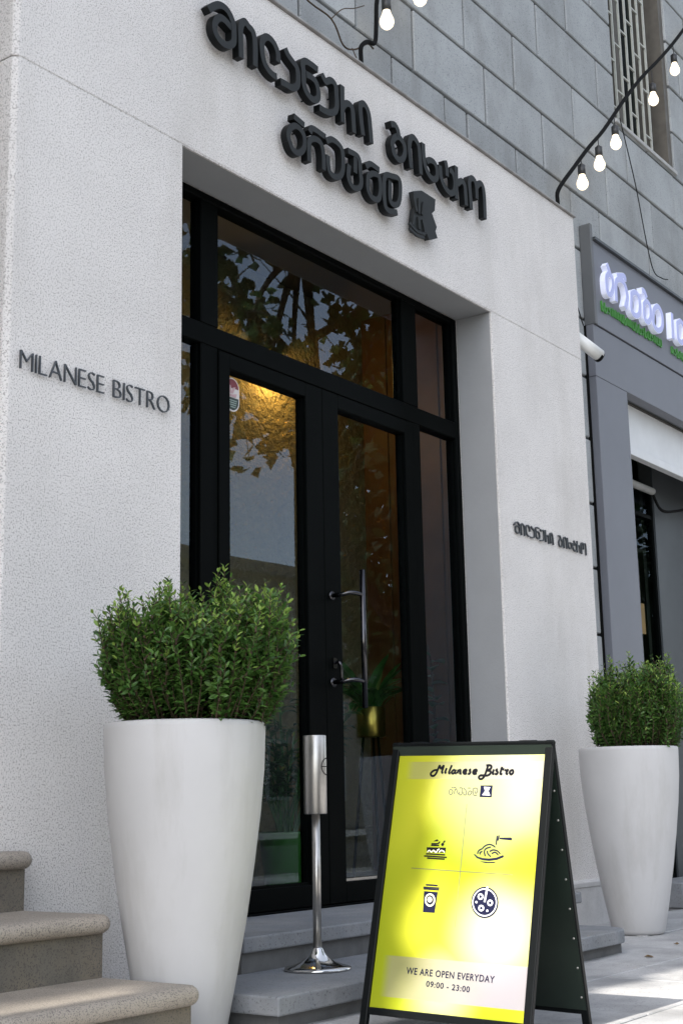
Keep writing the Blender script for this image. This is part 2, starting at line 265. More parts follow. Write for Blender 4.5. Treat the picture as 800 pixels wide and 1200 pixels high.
SUB=[[(-0.057, 0.7507), (-0.0499, 0.7484)], [(-0.0515, 0.7388), (-0.059, 0.7447), (-0.0638, 0.7387), (-0.0611, 0.7279), (-0.053, 0.7292), (-0.0515, 0.7388)], [(-0.0448, 0.7292), (-0.0435, 0.7412), (-0.0387, 0.746), (-0.0348, 0.7364), (-0.0297, 0.7281)], [(-0.0486, 0.7496), (-0.0406, 0.7508)], [(-0.0281, 0.7484), (-0.0186, 0.7485), (-0.0158, 0.7365), (-0.0188, 0.727), (-0.0257, 0.7281), (-0.028, 0.7365)], [(-0.0131, 0.7485), (-0.0026, 0.739), (-0.0013, 0.7283), (-0.0093, 0.727), (-0.0111, 0.7354)], [(0.0025, 0.7485), (0.0125, 0.7486)], [(0.0082, 0.739), (0.0054, 0.7283), (0.0136, 0.7272), (0.0179, 0.7367), (0.0089, 0.74)], [(0.0378, 0.7261), (0.0257, 0.7273), (0.0222, 0.7462), (0.0355, 0.7475), (0.038, 0.7368), (0.0318, 0.732), (0.0281, 0.7415)]]
LOGO=[(0.0478, 0.757), (0.0902, 0.7571), (0.0903, 0.7194), (0.0478, 0.7203)]
LOGOFIG=[[(0.0603, 0.7523), (0.0829, 0.7511), (0.0776, 0.7393), (0.0656, 0.7398)], [(0.0657, 0.7388), (0.0777, 0.7384), (0.0852, 0.7252), (0.0565, 0.726)]]
CAKE_F=[[(-0.1244, 0.5591), (-0.0543, 0.5594), (-0.0547, 0.5437), (-0.1215, 0.5431)], [(-0.1025, 0.5784), (-0.0893, 0.5848), (-0.0837, 0.5816), (-0.0877, 0.5785)], [(-0.0732, 0.5685), (-0.0708, 0.5739), (-0.0646, 0.574), (-0.0617, 0.5694), (-0.0657, 0.564), (-0.0704, 0.5646)]]
CAKE_W=[[(-0.1192, 0.5432), (-0.1129, 0.5494), (-0.1044, 0.5443), (-0.0973, 0.5498), (-0.088, 0.5434), (-0.0827, 0.5509), (-0.0769, 0.5544)], [(-0.0772, 0.5444), (-0.0702, 0.5499), (-0.0623, 0.5488), (-0.0571, 0.5443)]]
CAKE_S=[[(-0.124, 0.5384), (-0.0547, 0.5371)], [(-0.1302, 0.5315), (-0.0895, 0.5308), (-0.0476, 0.5294)], [(-0.1184, 0.5252), (-0.0546, 0.5239)], [(-0.1085, 0.5703), (-0.0853, 0.5715), (-0.0783, 0.5777)], [(-0.1087, 0.5656), (-0.0799, 0.5656)], [(-0.0655, 0.5747), (-0.06, 0.5808)]]
PASTA_F=[[(0.046, 0.5425), (0.0523, 0.5418), (0.0623, 0.5349), (0.0791, 0.5313), (0.1016, 0.5304), (0.1276, 0.5343), (0.1459, 0.5419), (0.1514, 0.5412), (0.1506, 0.5358), (0.1283, 0.5272), (0.1024, 0.5237), (0.0777, 0.5256), (0.0586, 0.5312)], [(0.1304, 0.595), (0.1696, 0.5964), (0.1742, 0.5942), (0.1735, 0.5876), (0.1319, 0.5905)], [(0.071, 0.5213), (0.0987, 0.52), (0.1269, 0.5213), (0.1192, 0.5175), (0.0909, 0.5166)]]
PASTA_S=[[(0.0603, 0.5438), (0.0615, 0.551), (0.0671, 0.5566), (0.075, 0.5595)], [(0.0749, 0.5604), (0.0852, 0.5696), (0.0991, 0.5736), (0.1116, 0.5703), (0.1193, 0.5652)], [(0.0876, 0.5375), (0.083, 0.5516), (0.0882, 0.5607), (0.104, 0.5656)], [(0.0697, 0.5423), (0.0681, 0.5476), (0.0759, 0.5514)], [(0.1013, 0.5522), (0.113, 0.557), (0.1275, 0.5547), (0.1385, 0.5461)], [(0.1092, 0.5453), (0.1178, 0.55), (0.1262, 0.5475), (0.1319, 0.5415)], [(0.093, 0.5537), (0.096, 0.5449), (0.1071, 0.5363)], [(0.1226, 0.6011), (0.1215, 0.5733)], [(0.1286, 0.6021), (0.1263, 0.5859)]]
CUP_F=[[(-0.1134, 0.4448), (-0.0693, 0.4446), (-0.0702, 0.4397), (-0.1105, 0.4403)], [(-0.116, 0.4231), (-0.0665, 0.422), (-0.07, 0.3592), (-0.1122, 0.3589)]]
CUP_S=[[(-0.1198, 0.4347), (-0.0627, 0.4345)], [(-0.1185, 0.4302), (-0.0628, 0.4293)]]
CUP_RING=[[(-0.0749, 0.3976), (-0.075, 0.3922), (-0.0767, 0.3873), (-0.0797, 0.3833), (-0.0839, 0.3806), (-0.0887, 0.3795), (-0.0938, 0.3801), (-0.0986, 0.3824), (-0.1026, 0.386), (-0.1056, 0.3908), (-0.107, 0.3961), (-0.107, 0.4015), (-0.1053, 0.4065), (-0.1022, 0.4105), (-0.098, 0.4132), (-0.0932, 0.4143), (-0.0881, 0.4137), (-0.0833, 0.4114), (-0.0793, 0.4077), (-0.0764, 0.403), (-0.0749, 0.3976)]]
CUP_DISC=[(-0.0835, 0.3985), (-0.0835, 0.3959), (-0.0844, 0.3935), (-0.086, 0.3916), (-0.0882, 0.3903), (-0.0908, 0.3898), (-0.0934, 0.39), (-0.0959, 0.3911), (-0.098, 0.3929), (-0.0995, 0.3952), (-0.1003, 0.3977), (-0.1002, 0.4003), (-0.0993, 0.4027), (-0.0977, 0.4047), (-0.0955, 0.406), (-0.0929, 0.4065), (-0.0903, 0.4062), (-0.0878, 0.4051), (-0.0857, 0.4034), (-0.0842, 0.4011)]
PIZ=[(0.1474, 0.4011), (0.1474, 0.3921), (0.1457, 0.3833), (0.1422, 0.3752), (0.1372, 0.3679), (0.1308, 0.3618), (0.1233, 0.3572), (0.1149, 0.3541), (0.1059, 0.3527), (0.0967, 0.3531), (0.0877, 0.3553), (0.0792, 0.3591), (0.0714, 0.3645), (0.0648, 0.3712), (0.0595, 0.379), (0.0558, 0.3876), (0.0539, 0.3966), (0.0538, 0.4058), (0.0555, 0.4147), (0.0589, 0.423), (0.064, 0.4304), (0.0705, 0.4365), (0.0782, 0.4412), (0.0868, 0.4442), (0.0958, 0.4455), (0.1051, 0.445), (0.1142, 0.4427), (0.1227, 0.4387), (0.1304, 0.4333), (0.1369, 0.4265), (0.142, 0.4187), (0.1455, 0.4101)]
PIZ_RING=[[(0.1409, 0.4008), (0.1409, 0.3931), (0.1394, 0.3856), (0.1365, 0.3786), (0.1321, 0.3724), (0.1266, 0.3672), (0.1201, 0.3632), (0.1129, 0.3606), (0.1052, 0.3594), (0.0973, 0.3598), (0.0895, 0.3616), (0.0822, 0.3649), (0.0755, 0.3695), (0.0698, 0.3752), (0.0653, 0.3819), (0.0622, 0.3892), (0.0605, 0.397), (0.0604, 0.4048), (0.0619, 0.4124), (0.0649, 0.4194), (0.0693, 0.4257), (0.0749, 0.431), (0.0815, 0.435), (0.0888, 0.4376), (0.0966, 0.4387), (0.1045, 0.4382), (0.1123, 0.4363), (0.1197, 0.4329), (0.1263, 0.4282), (0.1319, 0.4225), (0.1363, 0.4158), (0.1393, 0.4085), (0.1409, 0.4008)]]
PIZ_S=[[(0.1058, 0.4455), (0.1008, 0.3996)]]
PIZ_R=[[(0.0925, 0.4156), (0.0919, 0.412), (0.0895, 0.4093), (0.0859, 0.4082), (0.082, 0.4089), (0.079, 0.4114), (0.0777, 0.4149), (0.0783, 0.4185), (0.0807, 0.4213), (0.0843, 0.4224), (0.0881, 0.4216), (0.0911, 0.4191), (0.0925, 0.4156)], [(0.1272, 0.3987), (0.1266, 0.3952), (0.1242, 0.3925), (0.1206, 0.3913), (0.1168, 0.3921), (0.1139, 0.3945), (0.1125, 0.398), (0.1131, 0.4016), (0.1155, 0.4043), (0.1191, 0.4054), (0.1229, 0.4047), (0.1258, 0.4022), (0.1272, 0.3987)], [(0.0987, 0.3817), (0.0981, 0.3782), (0.0956, 0.3755), (0.0921, 0.3743), (0.0883, 0.3751), (0.0853, 0.3775), (0.0839, 0.381), (0.0845, 0.3846), (0.0869, 0.3873), (0.0905, 0.3884), (0.0943, 0.3877), (0.0973, 0.3852), (0.0987, 0.3817)]]
PIZ_D=[[(0.0768, 0.3984), (0.076, 0.3958), (0.0733, 0.3946), (0.0703, 0.3955), (0.0689, 0.3981), (0.0698, 0.4007), (0.0724, 0.402), (0.0754, 0.401)], [(0.1165, 0.3749), (0.1156, 0.3722), (0.113, 0.371), (0.1101, 0.3719), (0.1087, 0.3745), (0.1095, 0.3771), (0.1122, 0.3783), (0.1151, 0.3774)]]
GRID=[[(0.0047, 0.6973), (0.0064, 0.3213)], [(-0.1723, 0.4922), (0.1881, 0.4844)]]
BANDT=[(-0.2681, 0.8332), (0.2658, 0.832), (0.2684, 0.7682), (-0.2568, 0.7763)]
BANDB=[(-0.2069, 0.2216), (0.2609, 0.227), (0.2698, 0.1024), (-0.2108, 0.0975)]
OPEN1=[(-0.1473, 0.1727), (0.1574, 0.1689), (-0.15, 0.1926)]
OPEN2=[(-0.073, 0.141), (0.078, 0.136), (-0.0753, 0.1582)]
FALLEN = []; M_dry = mat('dry_leaf', (.16,.10,.04), .8, var=.3, scale=60)
# ================================================================== SETTING
g = MB(); g.box(-300, 300, -300, 300, -.5, -.13); tag(g.build('ground', M_asphalt), kind='structure')
r_ = MB(); r_.box(-120, 150, -13.5, -4.78, -.2, -.126); tag(r_.build('road', M_asphalt), kind='structure')
pv = MB(); pv.box(-40, 40, -4.6, .25, -.2, -.012); PAVE = tag(pv.build('pavement', M_joint), kind='structure')
kb = MB()
for i in range(-30, 40): kb.box(i*1.0+.003, i*1.0+.997, -4.78, -4.603, -.2, .004)
tag(kb.build('kerb', M_kerb, bevel=.01), kind='structure')
far = MB(); far.box(-120, 150, -17.5, -13.5, -.2, 0.0); tag(far.build('far_pavement', M_kerb), kind='structure')
# paving slabs, laid in courses along the house front
PY = [-.02, -.55, -1.08, -1.62, -2.16, -2.70, -3.24, -3.80, -4.59]
rp = random.Random(4)
for j in range(len(PY)-1):
    x = 1.2 - .37*(j % 2)
    while x < 13:
        w = .80 + rp.uniform(-.004, .004)
        m = MB(); m.box(x+.004, x+w-.004, PY[j+1]+.004, PY[j]-.004, -.06, rp.uniform(-.0035, .0015))
        m.build('paving_slab', M_paver, PAVE, bevel=.004, seg=1)
        x += w

# ================================================================== BISTRO FRONT
XL, XR, OL, OR, OT, TOP = 3.02, 7.585, 3.917, 6.46, 3.377, 4.33
front = thing('bistro_facade', 'pale speckled stucco facade of the bistro with a deep doorway', 'facade', (XL, 0, 0))
def FB(name, mb, m, **k):
    mb.v = [(x-XL, y, z) for x, y, z in mb.v]; return mb.build(name, m, front, **k)
ch = .018
m = MB(); m.prism([(XL, .246), (XL, ch), (XL+ch, 0), (OL, 0), (OL, .246)], 'z', -.02, OT-.003); FB('pier', m, M_stucco, bevel=.005)
m = MB(); m.prism([(OR, .246), (OR, 0), (XR, 0), (XR, .246)], 'z', .23, OT-.003); FB('pier', m, M_stucco, bevel=.005)
m = MB(); m.prism([(XL, .246), (XL, ch), (XL+ch, 0), (XR, 0), (XR, .246)], 'z', OT+.001, TOP); FB('lintel_panel', m, M_stucco, bevel=.005)
m = MB(); m.box(XL+.02, XR-.004, .0022, .2, OT-.0032, OT+.0012); FB('joint_filler', m, M_stucco)
m = MB(); m.box(OL-.0, OR+.0, .012, .226, OT-.004, OT-.0005); FB('soffit', m, M_reveal)
m = MB(); m.box(OR-.004, OR-.0005, .012, .226, .245, OT-.006); FB('reveal', m, M_reveal)
m = MB(); m.box(XL-.012, XR+.012, -.016, .26, TOP+.001, TOP+.012); FB('coping', m, M_coping, bevel=.003)
m = MB(); m.box(OR, XR+.02, -.035, .24, -.012, .205)
m.prism([(-.04, .205), (-.04, .235), (-.002, .245), (.1, .245), (.1, .205)], 'x', OR+.001, XR+.024); FB('plinth', m, M_plinth, bevel=.006)

# door steps: two bluestone slabs on rendered risers
st = thing('door_step', 'upper bluestone step directly under the black glazed door', 'step', (5.19, -.1, 0))
m = MB(); m.box(-1.31, 1.32, -.245, .42, .176, .231); m.build('slab', M_slab, st, bevel=.007)
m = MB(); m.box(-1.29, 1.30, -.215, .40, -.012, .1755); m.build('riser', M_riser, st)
st = thing('door_step', 'lower bluestone step with rounded end carrying the steel ashtray', 'step', (4.8, -.6, 0))
pts = [(-1.305, -.205), (1.16, -.205)]
for i in range(1, 7):
    a = -math.pi/2+i*math.pi/12; pts.append((1.16+.16*math.cos(a), -.045+.16*math.sin(a)))
pts += [(1.32, .284), (-1.305, .284)]
m = MB(); m.prism(pts, 'z', .046, .105); m.build('slab', M_slab, st, bevel=.006)
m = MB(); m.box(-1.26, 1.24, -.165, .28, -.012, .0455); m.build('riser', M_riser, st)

# ------------------------------------------------------------------ glazed entrance
YF0, YF1 = .228, .298
ent = thing('glazed_entrance', 'black aluminium double glass door with sidelights and transom', 'door', (5.19, .26, .231))
def EB(name, mb, mt, par=None, **k):
    mb.v = [(x-5.19, y-.26, z-.231) for x, y, z in mb.v]; return mb.build(name, mt, par or ent, **k)
def bar(x0, x1, z0, z1, name, y0=YF0, y1=YF1):
    m = MB(); m.box(x0, x1, y0, y1, z0, z1); return EB(name, m, M_black, bevel=.004, seg=1)
bar(OL+.001, OL+.048, .232, OT-.005, 'jamb'); bar(6.407, OR-.005, .232, OT-.005, 'jamb')
bar(OL+.048, 6.407, 3.337, OT-.005, 'head')
bar(OL+.048, 6.407, 2.662, 2.757, 'transom_bar')
bar(4.288, 4.398, .232, 2.662, 'mullion'); bar(5.962, 6.038, .232, 2.662, 'mullion')
bar(4.288, 4.402, 2.757, 3.337, 'mullion'); bar(5.89, 6.03, 2.757, 3.337, 'mullion')
bar(OL+.048, 4.288, .232, .335, 'bottom_rail'); bar(6.038, 6.407, .232, .335, 'bottom_rail')
bar(4.398, 5.962, .2315, .241, 'threshold', .22, .31)
def pane(x0, x1, z0, z1, par=None, y=.262):
    m = MB(); m.box(x0, x1, y, y+.006, z0, z1); return EB('pane', m, M_glass, par)
pane(OL+.048, 4.288, .335, 2.662); pane(6.038, 6.407, .335, 2.662)
pane(OL+.048, 4.288, 2.757, 3.337); pane(4.402, 5.89, 2.757, 3.337); pane(6.03, 6.407, 2.757, 3.337)
# slim bead lines that catch the sky beside each pane
for x0, x1, z0, z1 in ((4.276, 4.288, .335, 2.66), (6.396, 6.407, .335, 2.66), (6.396, 6.407, 2.757, 3.337), (5.878, 5.89, 2.757, 3.337)):
    m = MB(); m.box(x0, x1, .246, .262, z0, z1); EB('glazing_bead', m, M_black)
leaves = []
for side, (x0, x1, g0, g1) in enumerate(((4.402, 5.153, 4.474, 5.025), (5.157, 5.958, 5.285, 5.881))):
    m = MB()
    y0, y1 = .222, .288
    m.box(x0, g0, y0, y1, .244, 2.656); m.box(g1, x1, y0, y1, .244, 2.656)
    m.box(g0, g1, y0, y1, .244, .337); m.box(g0, g1, y0, y1, 2.585, 2.656)
    lf = EB('door_leaf', m, M_black, bevel=.003, seg=1); leaves.append(lf)
    pane(g0, g1, .337, 2.585, lf)
    m = MB(); m.box(g1-.012, g1, .240, .262, .34, 2.58); EB('glazing_bead', m, M_black, lf)
    m = MB(); m.box(g0, g1, .236, .250, .337, .349); EB('glazing_bead', m, M_steel if side else M_black, lf)
# pull handle on the right leaf
m = MB(); hx = 5.287
m.tube([(hx, .10, 1.118), (hx, .10, 1.768)], .0135, 14)
for zz in (1.648, 1.240):
    m.tube(cr([(5.205, .222, zz), (5.205, .17, zz), (5.225, .13, zz+.008), (5.255, .108, zz+.006), (hx, .10, zz)], 5), .0105, 10)
    m.lathe([(.0, 0), (.022, 0), (.022, .006), (0, .006)], n=16, cap=False)
    k = len(m.v)-64
    for q in range(k, len(m.v)):
        x, y, z = m.v[q]; m.v[q] = (5.205+x, .222-z, zz+y)
EB('pull_handle', m, M_darkchrome, leaves[1])
# key lever and cylinder under the lower bracket
m = MB(); m.tube(cr([(5.215, .222, 1.33), (5.215, .19, 1.33), (5.222, .185, 1.30), (5.225, .185, 1.25)], 4), .008, 8); m.box(5.200, 5.230, .214, .2225, 1.305, 1.355)
EB('lever', m, M_darkchrome, leaves[1])
# oval sticker on the left leaf's glass
def oval(cx, cz, w, h, n=10):
    r = w/2; o = []
    for i in range(n+1): a = math.pi*i/n; o.append((cx+r*math.cos(a), cz+h/2-r+r*math.sin(a)))
    for i in range(n+1): a = math.pi+math.pi*i/n; o.append((cx+r*math.cos(a), cz-h/2+r+r*math.sin(a)))
    return o
M_st0 = mat('sticker_rim', (.55,.52,.50), .5); M_st1 = mat('sticker_red', (.17,.028,.04), .5); M_st2 = mat('sticker_pink', (.45,.30,.31), .5); M_st3 = mat('sticker_green', (.02,.035,.03), .5); M_st4 = mat('sticker_print', (.22,.28,.25), .5)
sx, sz = 4.532, 2.488
m = MB()
m.prism(oval(sx, sz, .098, .158), 'y', .2595, .2615, 0)
m.prism([p for p in oval(sx, sz, .084, .144) if p[1] > sz-.012]+[(sx-.042, sz-.012), (sx+.042, sz-.012)][:0], 'y', .2585, .2594, 1)
m.prism([p for p in oval(sx, sz, .084, .144) if p[1] < sz-.012]+[(sx+.042, sz-.014), (sx-.042, sz-.014)], 'y', .2585, .2594, 3)
m.prism([(sx-.034, sz+.045), (sx-.012, sz+.04), (sx-.006, sz+.012), (sx+.004, sz+.034), (sx+.022, sz+.038), (sx+.004, sz+.006), (sx-.014, sz+.004)], 'y', .2575, .2584, 2)
m.prism([(sx-.030, sz+.0), (sx-.004, sz-.0), (sx+.030, sz+.008), (sx+.024, sz-.010), (sx-.018, sz-.010)], 'y', .2575, .2584, 2)
for k in range(4): m.box(sx-.026+.004*k, sx+.030-.003*k, .2575, .2584, sz-.030-k*.010, sz-.025-k*.010, 4)
EB('sticker', m, [M_st0, M_st1, M_st2, M_st3, M_st4], leaves[0])

# ------------------------------------------------------------------ the sign letters
def facade_map(a, b, d): return (a, d, b)
sg = thing('bistro_sign', 'big black raised Georgian letters and emblem above the doorway', 'sign', (5.1, -.06, 3.9))
def SB(name, mb, mt, **k):
    mb.v = [(x-5.1, y+.06, z-3.9) for x, y, z in mb.v]; return mb.build(name, mt, sg, **k)
for li, strokes in enumerate(SIGN):
    m = MB()
    for si, s in enumerate(strokes):
        closed = s[0] == s[-1]
        P = cr(s, 6, closed) if len(s) > 2 else [Vector(p) for p in s]
        m.ribbon(P, .0335 if li < 14 else .030, -.060+.0015*si, -.022, facade_map, 0, me=1)
    for s in strokes[-1:]:                       # stand-off pins
        for p in (s[len(s)//2],): m.tube([(p[0], -.023, p[1]), (p[0], .001, p[1])], .004, 6)
    SB('letter', m, [M_letter, M_letterside])
m = MB(); m.prism(EMBLEM, 'y', -.050, -.020); SB('emblem', m, M_letter)
em = sg.children[-1]
cx = sum(p[0] for p in EMBLEM)/len(EMBLEM)
m = MB()
for a, b in (((5.60, 3.745), (5.625, 3.665)), ((5.65, 3.745), (5.645, 3.66)), ((5.695, 3.74), (5.675, 3.665)), ((5.60, 3.635), (5.585, 3.575)), ((5.64, 3.64), (5.645, 3.575)), ((5.68, 3.64), (5.70, 3.58))):
    m.ribbon([a, b], .017, -.060, -.049, facade_map)
m.ribbon(cr([(5.55, 3.575), (5.62, 3.555), (5.70, 3.565)], 5), .014, -.0605, -.049, facade_map)
m.ribbon(cr([(5.55, 3.545), (5.62, 3.533), (5.69, 3.543)], 5), .014, -.061, -.049, facade_map)
m.v = [(x-5.1, y+.06, z-3.9) for x, y, z in m.v]; m.build('ridge', M_letter, em)
# small raised names on both piers
def text_mesh(body, size=1, ext=0, spacing=1, offset=0):
    cu = bpy.data.curves.new('lettering', 'FONT'); cu.body = body; cu.size = size; cu.extrude = ext; cu.space_character = spacing; cu.offset = offset; cu.resolution_u = 3
    o = bpy.data.objects.new('lettering', cu); COL.objects.link(o)
    dg = bpy.context.evaluated_depsgraph_get(); dg.update()
    me = bpy.data.meshes.new_from_object(o.evaluated_get(dg)); bpy.data.objects.remove(o); bpy.data.curves.remove(cu)
    return me
nm = thing('name_lettering', 'small raised capitals MILANESE BISTRO on the left pier', 'sign', (3.076, -.012, 2.19))
# set letter by letter, widths taken from the font itself
txt = 'MILANESE BISTRO'; x = 0; sizes = []
for chh in txt:
    if chh == ' ': sizes.append((None, .036)); continue
    me = text_mesh(chh, .1, .004, 1, -.0022); xs = [v.co.x for v in me.vertices]; sizes.append((me, max(xs)-min(xs)+.0115, min(xs)))
tot = sum(s[1] for s in sizes)-.0115; kx = .757/tot
for s in sizes:
    if s[0]:
        s[0].materials.append(M_lettersteel)
        link('letter', s[0], nm, (x*kx-s[2]*kx, 0, 0), (R(90), 0, 0), (kx, 1.05, 1))
    x += s[1]
nm = thing('name_lettering', 'small raised Georgian letters on the right pier', 'sign', (6.572, -.012, 2.105))
for li in range(14):
    m = MB()
    for si, s in enumerate(SIGN[li]):
        q = [((p[0]-3.95)/(6.26-3.95)*.875, (p[1]-3.84)*.36) for p in s]
        m.ribbon(cr(q, 4, s[0] == s[-1]) if len(q) > 2 else [Vector(p) for p in q], .0058, -.003+.0004*si, .008, facade_map, slope=.0004)
    m.build('letter', M_lettersteel, nm)

# ================================================================== GREY STONE BUILDING
YW = .25
sb = thing('stone_building', 'grey ashlar stone building rising behind and above the bistro front', 'building', (9, YW, 0))
def BB(name, mb, mt, par=None, **k):
    mb.v = [(x-9, y-YW, z) for x, y, z in mb.v]; return mb.build(name, mt, par or sb, **k)
WX0, WX1, WZ0, WZ1 = 8.93, 10.065, 5.66, 7.75
m = MB()
m.box(-8, OL-.05, YW+.03, YW+.06, -.1, 22); m.box(OR+.05, 8.55, YW+.03, YW+.06, -.1, 3.5)
m.box(OL-.05, 8.55, YW+.03, YW+.06, 3.5, 22); m.box(8.55, WX0, YW+.03, YW+.6, 3.45, 22); m.box(WX1, 30, YW+.03, YW+.6, 3.45, 22)
m.box(WX0, WX1, YW+.03, YW+.6, 3.45, WZ0); m.box(WX0, WX1, YW+.03, YW+.6, WZ1, 22); m.box(11.5, 30, YW+.03, YW+.6, -.1, 3.45)
BB('core_wall', m, M_mortar)
courses = [0, .43, .86, 1.29, 1.72, 2.155, 2.585, 3.03, 3.46, 3.87, 4.377, 4.79, 5.2, 5.609, 6.02, 6.43, 6.84, 7.25, 7.66, 8.07, 8.5]
joints = {10: [4.2, 5.05, 5.9, 6.463, 6.72, 7.323, 8.089, 8.541, 9.4, 10.2, 11], 11: [3.9, 4.7, 5.56, 6.133, 6.952, 7.715, 8.69, 9.506, 10.35, 11.2], 12: [4.2, 5.0, 5.85, 6.723, 7.349, 8.202, 9.085, 10.004, 10.9],
          13: [5.2, 6.05, 6.87, 7.706, 8.637, 9.5, 10.4, 11.3], 14: [5.6, 6.45, 7.3, 8.175, 9.0, 9.9, 10.8], 15: [6, 6.85, 7.7, 8.6, 9.4, 10.3, 11.1]}
rs = random.Random(7)
for i in range(len(courses)-1):
    z0, z1 = courses[i], courses[i+1]
    J = joints.get(i) or [6.6+.85*k+.4*(i % 2) for k in range(6)]
    if i < 10: J = [7.2+.4*(i % 2), 8.72]
    if i >= 16: J = [6.2+.86*k+.42*(i % 2) for k in range(6)]
    for a, b in zip(J[:-1], J[1:]):
        x0, x1 = a+.010, b-.010
        segs = [(x0, x1, z0, z1)]
        if z1 > WZ0 and z0 < WZ1:                         # cut round the window
            ns = []
            for (p, q, zl, zh) in segs:
                if q <= WX0 or p >= WX1: ns.append((p, q, zl, zh)); continue
                if p < WX0-.05: ns.append((p, WX0, zl, zh))
                if q > WX1+.05: ns.append((WX1, q, zl, zh))
                if zl < WZ0-.03: ns.append((max(p, WX0), min(q, WX1), zl, WZ0-.012))
            segs = ns
        for p, q, zl, zh in segs:
            m = MB(); m.box(p, q, YW+rs.uniform(-.003, .004), YW+.04, zl+.0095, zh-.0095)
            BB('stone_block', m, M_stone, bevel=.006, seg=1)
# window with a stepped steel grille
M_grille = mat('grille_paint', (.40,.41,.37), .5, var=.1, scale=20)
M_frame = mat('window_frame', (.10,.09,.075), .6, var=.2, scale=9)
M_sill = mat('sill_stone', (.40,.40,.39), .8, var=.12, scale=9)
wn = BB('window', MB().box(WX0-.02, WX1, YW-.018, YW+.2, WZ0-.03, WZ0+.001), M_sill, bevel=.004)
m = MB(); m.box(WX1-.075, WX1, YW+.02, YW+.26, WZ0, WZ1); m.box(WX0, WX0+.05, YW+.16, YW+.26, WZ0, WZ1); m.box(WX1-.16, WX1-.10, YW+.17, YW+.26, WZ0, WZ1); m.box(WX0+.05, WX1-.16, YW+.17, YW+.26, WZ0, WZ0+.07); m.box(9.44, 9.50, YW+.18, YW+.26, WZ0, WZ1)
BB('window_frame', m, M_frame, wn)
m = MB(); m.box(WX0+.05, WX1-.1, YW+.225, YW+.231, WZ0+.07, WZ1); BB('window_pane', m, M_glass2, wn)
m = MB(); m.box(WX0, WX1, YW+.55, YW+.56, WZ0, WZ1); BB('curtain', m, mat('curtain', (.035,.04,.035), .9, var=.3, scale=6), wn)
nb = 7
for k in range(nb):
    xb = WX0+.03+k*.125
    m = MB(); m.box(xb+.004, xb+.018, YW+.04, YW+.056, WZ0, WZ1); BB('grille_bar', m, M_grille, wn)
    if k < nb-1:
        z = WZ0+.16+.084*((k*2) % 5)
        while z < WZ1:
            m = MB(); m.box(xb+.018, xb+.129, YW+.043, YW+.055, z, z+.012); BB('grille_rung', m, M_grille, wn); z += .40

# ================================================================== SHOP ON THE RIGHT
sh = thing('shopfront', 'dark grey shopfront with a fascia of white Georgian letters', 'shopfront', (8.4, .2, 0))
def HB(name, mb, mt, par=None, **k):
    mb.v = [(x-8.4, y-.2, z) for x, y, z in mb.v]; return mb.build(name, mt, par or sh, **k)
m = MB(); m.box(8.178, 8.665, .18, .262, -.01, 3.456); HB('pillar', m, M_shop, bevel=.004)
m = MB(); m.box(8.178, 12, .18, .262, 3.458, 3.822); HB('header_panel', m, M_shop, bevel=.004)
m = MB(); m.box(8.23, 12, .172, .262, 3.83, 4.44); HB('fascia', m, M_shop, bevel=.003)
m = MB(); m.box(8.186, 8.222, .165, .248, 3.826, 4.55); HB('side_post', m, mat('post_grey', (.10,.105,.11), .5), bevel=.004)
m = MB(); m.box(8.23, 12, .150, .2, 4.443, 4.462); HB('top_trim', m, M_shopdark)
m = MB(); m.box(8.170, 8.1775, .232, .256, -.01, 3.82); HB('shadow_gap_strip', m, M_wire)  # black strip standing in for the shadow gap beside the pillar
m = MB(); m.box(8.665, 12, .262, 1.2, 3.46, 3.5); m.box(8.6, 8.664, .262, 1.2, -.01, 3.46); HB('inner_lining', m, M_shopdark)
M_sl0 = mat('shop_letter_face', (.42,.45,.75), .4); M_sl1 = emit('shop_letter_side', (.80,.83,1), .05)
fas = [c for c in sh.children if c.name.startswith('fascia')][0]
for strokes in SHOP:
    m = MB()
    for si, s in enumerate(strokes):
        P = cr(s, 5, s[0] == s[-1]) if len(s) > 2 else [Vector(p) for p in s]
        m.ribbon(P, .046, .132+.0015*si, .172, facade_map, 1); m.ribbon(P, .038, .1295+.0015*si, .1315, facade_map, 0, slope=.0005)
    HB('letter', m, [M_sl0, M_sl1], fas)
M_gr = mat('shop_green', (.045,.22,.03), .5)
rg = random.Random(21)
def green_row(x0, x1, z):
    x = x0; first = True
    while x < x1:
        w = rg.choice((.030, .034, .040)); m = MB(); k = rg.randrange(4); h = .050
        if k == 0: P = [(x, z), (x+w*.8, z), (x+w*.8, z+h), (x, z+h), (x, z)]
        elif k == 1: P = [(x, z), (x, z+h), (x+w*.7, z+h), (x+w*.7, z)]
        elif k == 2: P = [(x+w*.7, z+h), (x, z+h*.8), (x+w*.7, z+h*.35), (x, z)]
        else: P = [(x, z+h*1.3), (x, z), (x+w*.7, z), (x+w*.7, z+h*.7), (x, z+h*.7)]
        m.ribbon(cr(P, 3), .009, .160, .172, facade_map, slope=.001); HB('small_letter', m, M_gr, fas); x += w+.016
green_row(8.30, 9.30, 3.953); green_row(9.50, 10.4, 3.953)
# white roller shutter box in the opening, with its conduit
m = MB(); m.box(8.666, 12, .30, .34, 3.14, 3.456); HB('shutter_box', m, M_shutter, bevel=.004)
m = MB(); m.box(8.666, 12, .285, .345, 3.075, 3.137); HB('shutter_rail', m, M_shutter, bevel=.004)
m = MB(); m.tube([(8.66, .50, 2.98), (9.75, .50, 2.98)], .028, 12); HB('conduit', m, M_kerb)
m = MB(); m.tube(cr([(9.74, .50, 2.97), (9.9, .50, 2.86), (10.2, .5, 2.9), (10.6, .5, 3.0)], 6), .012, 6); HB('cable', m, M_wire)
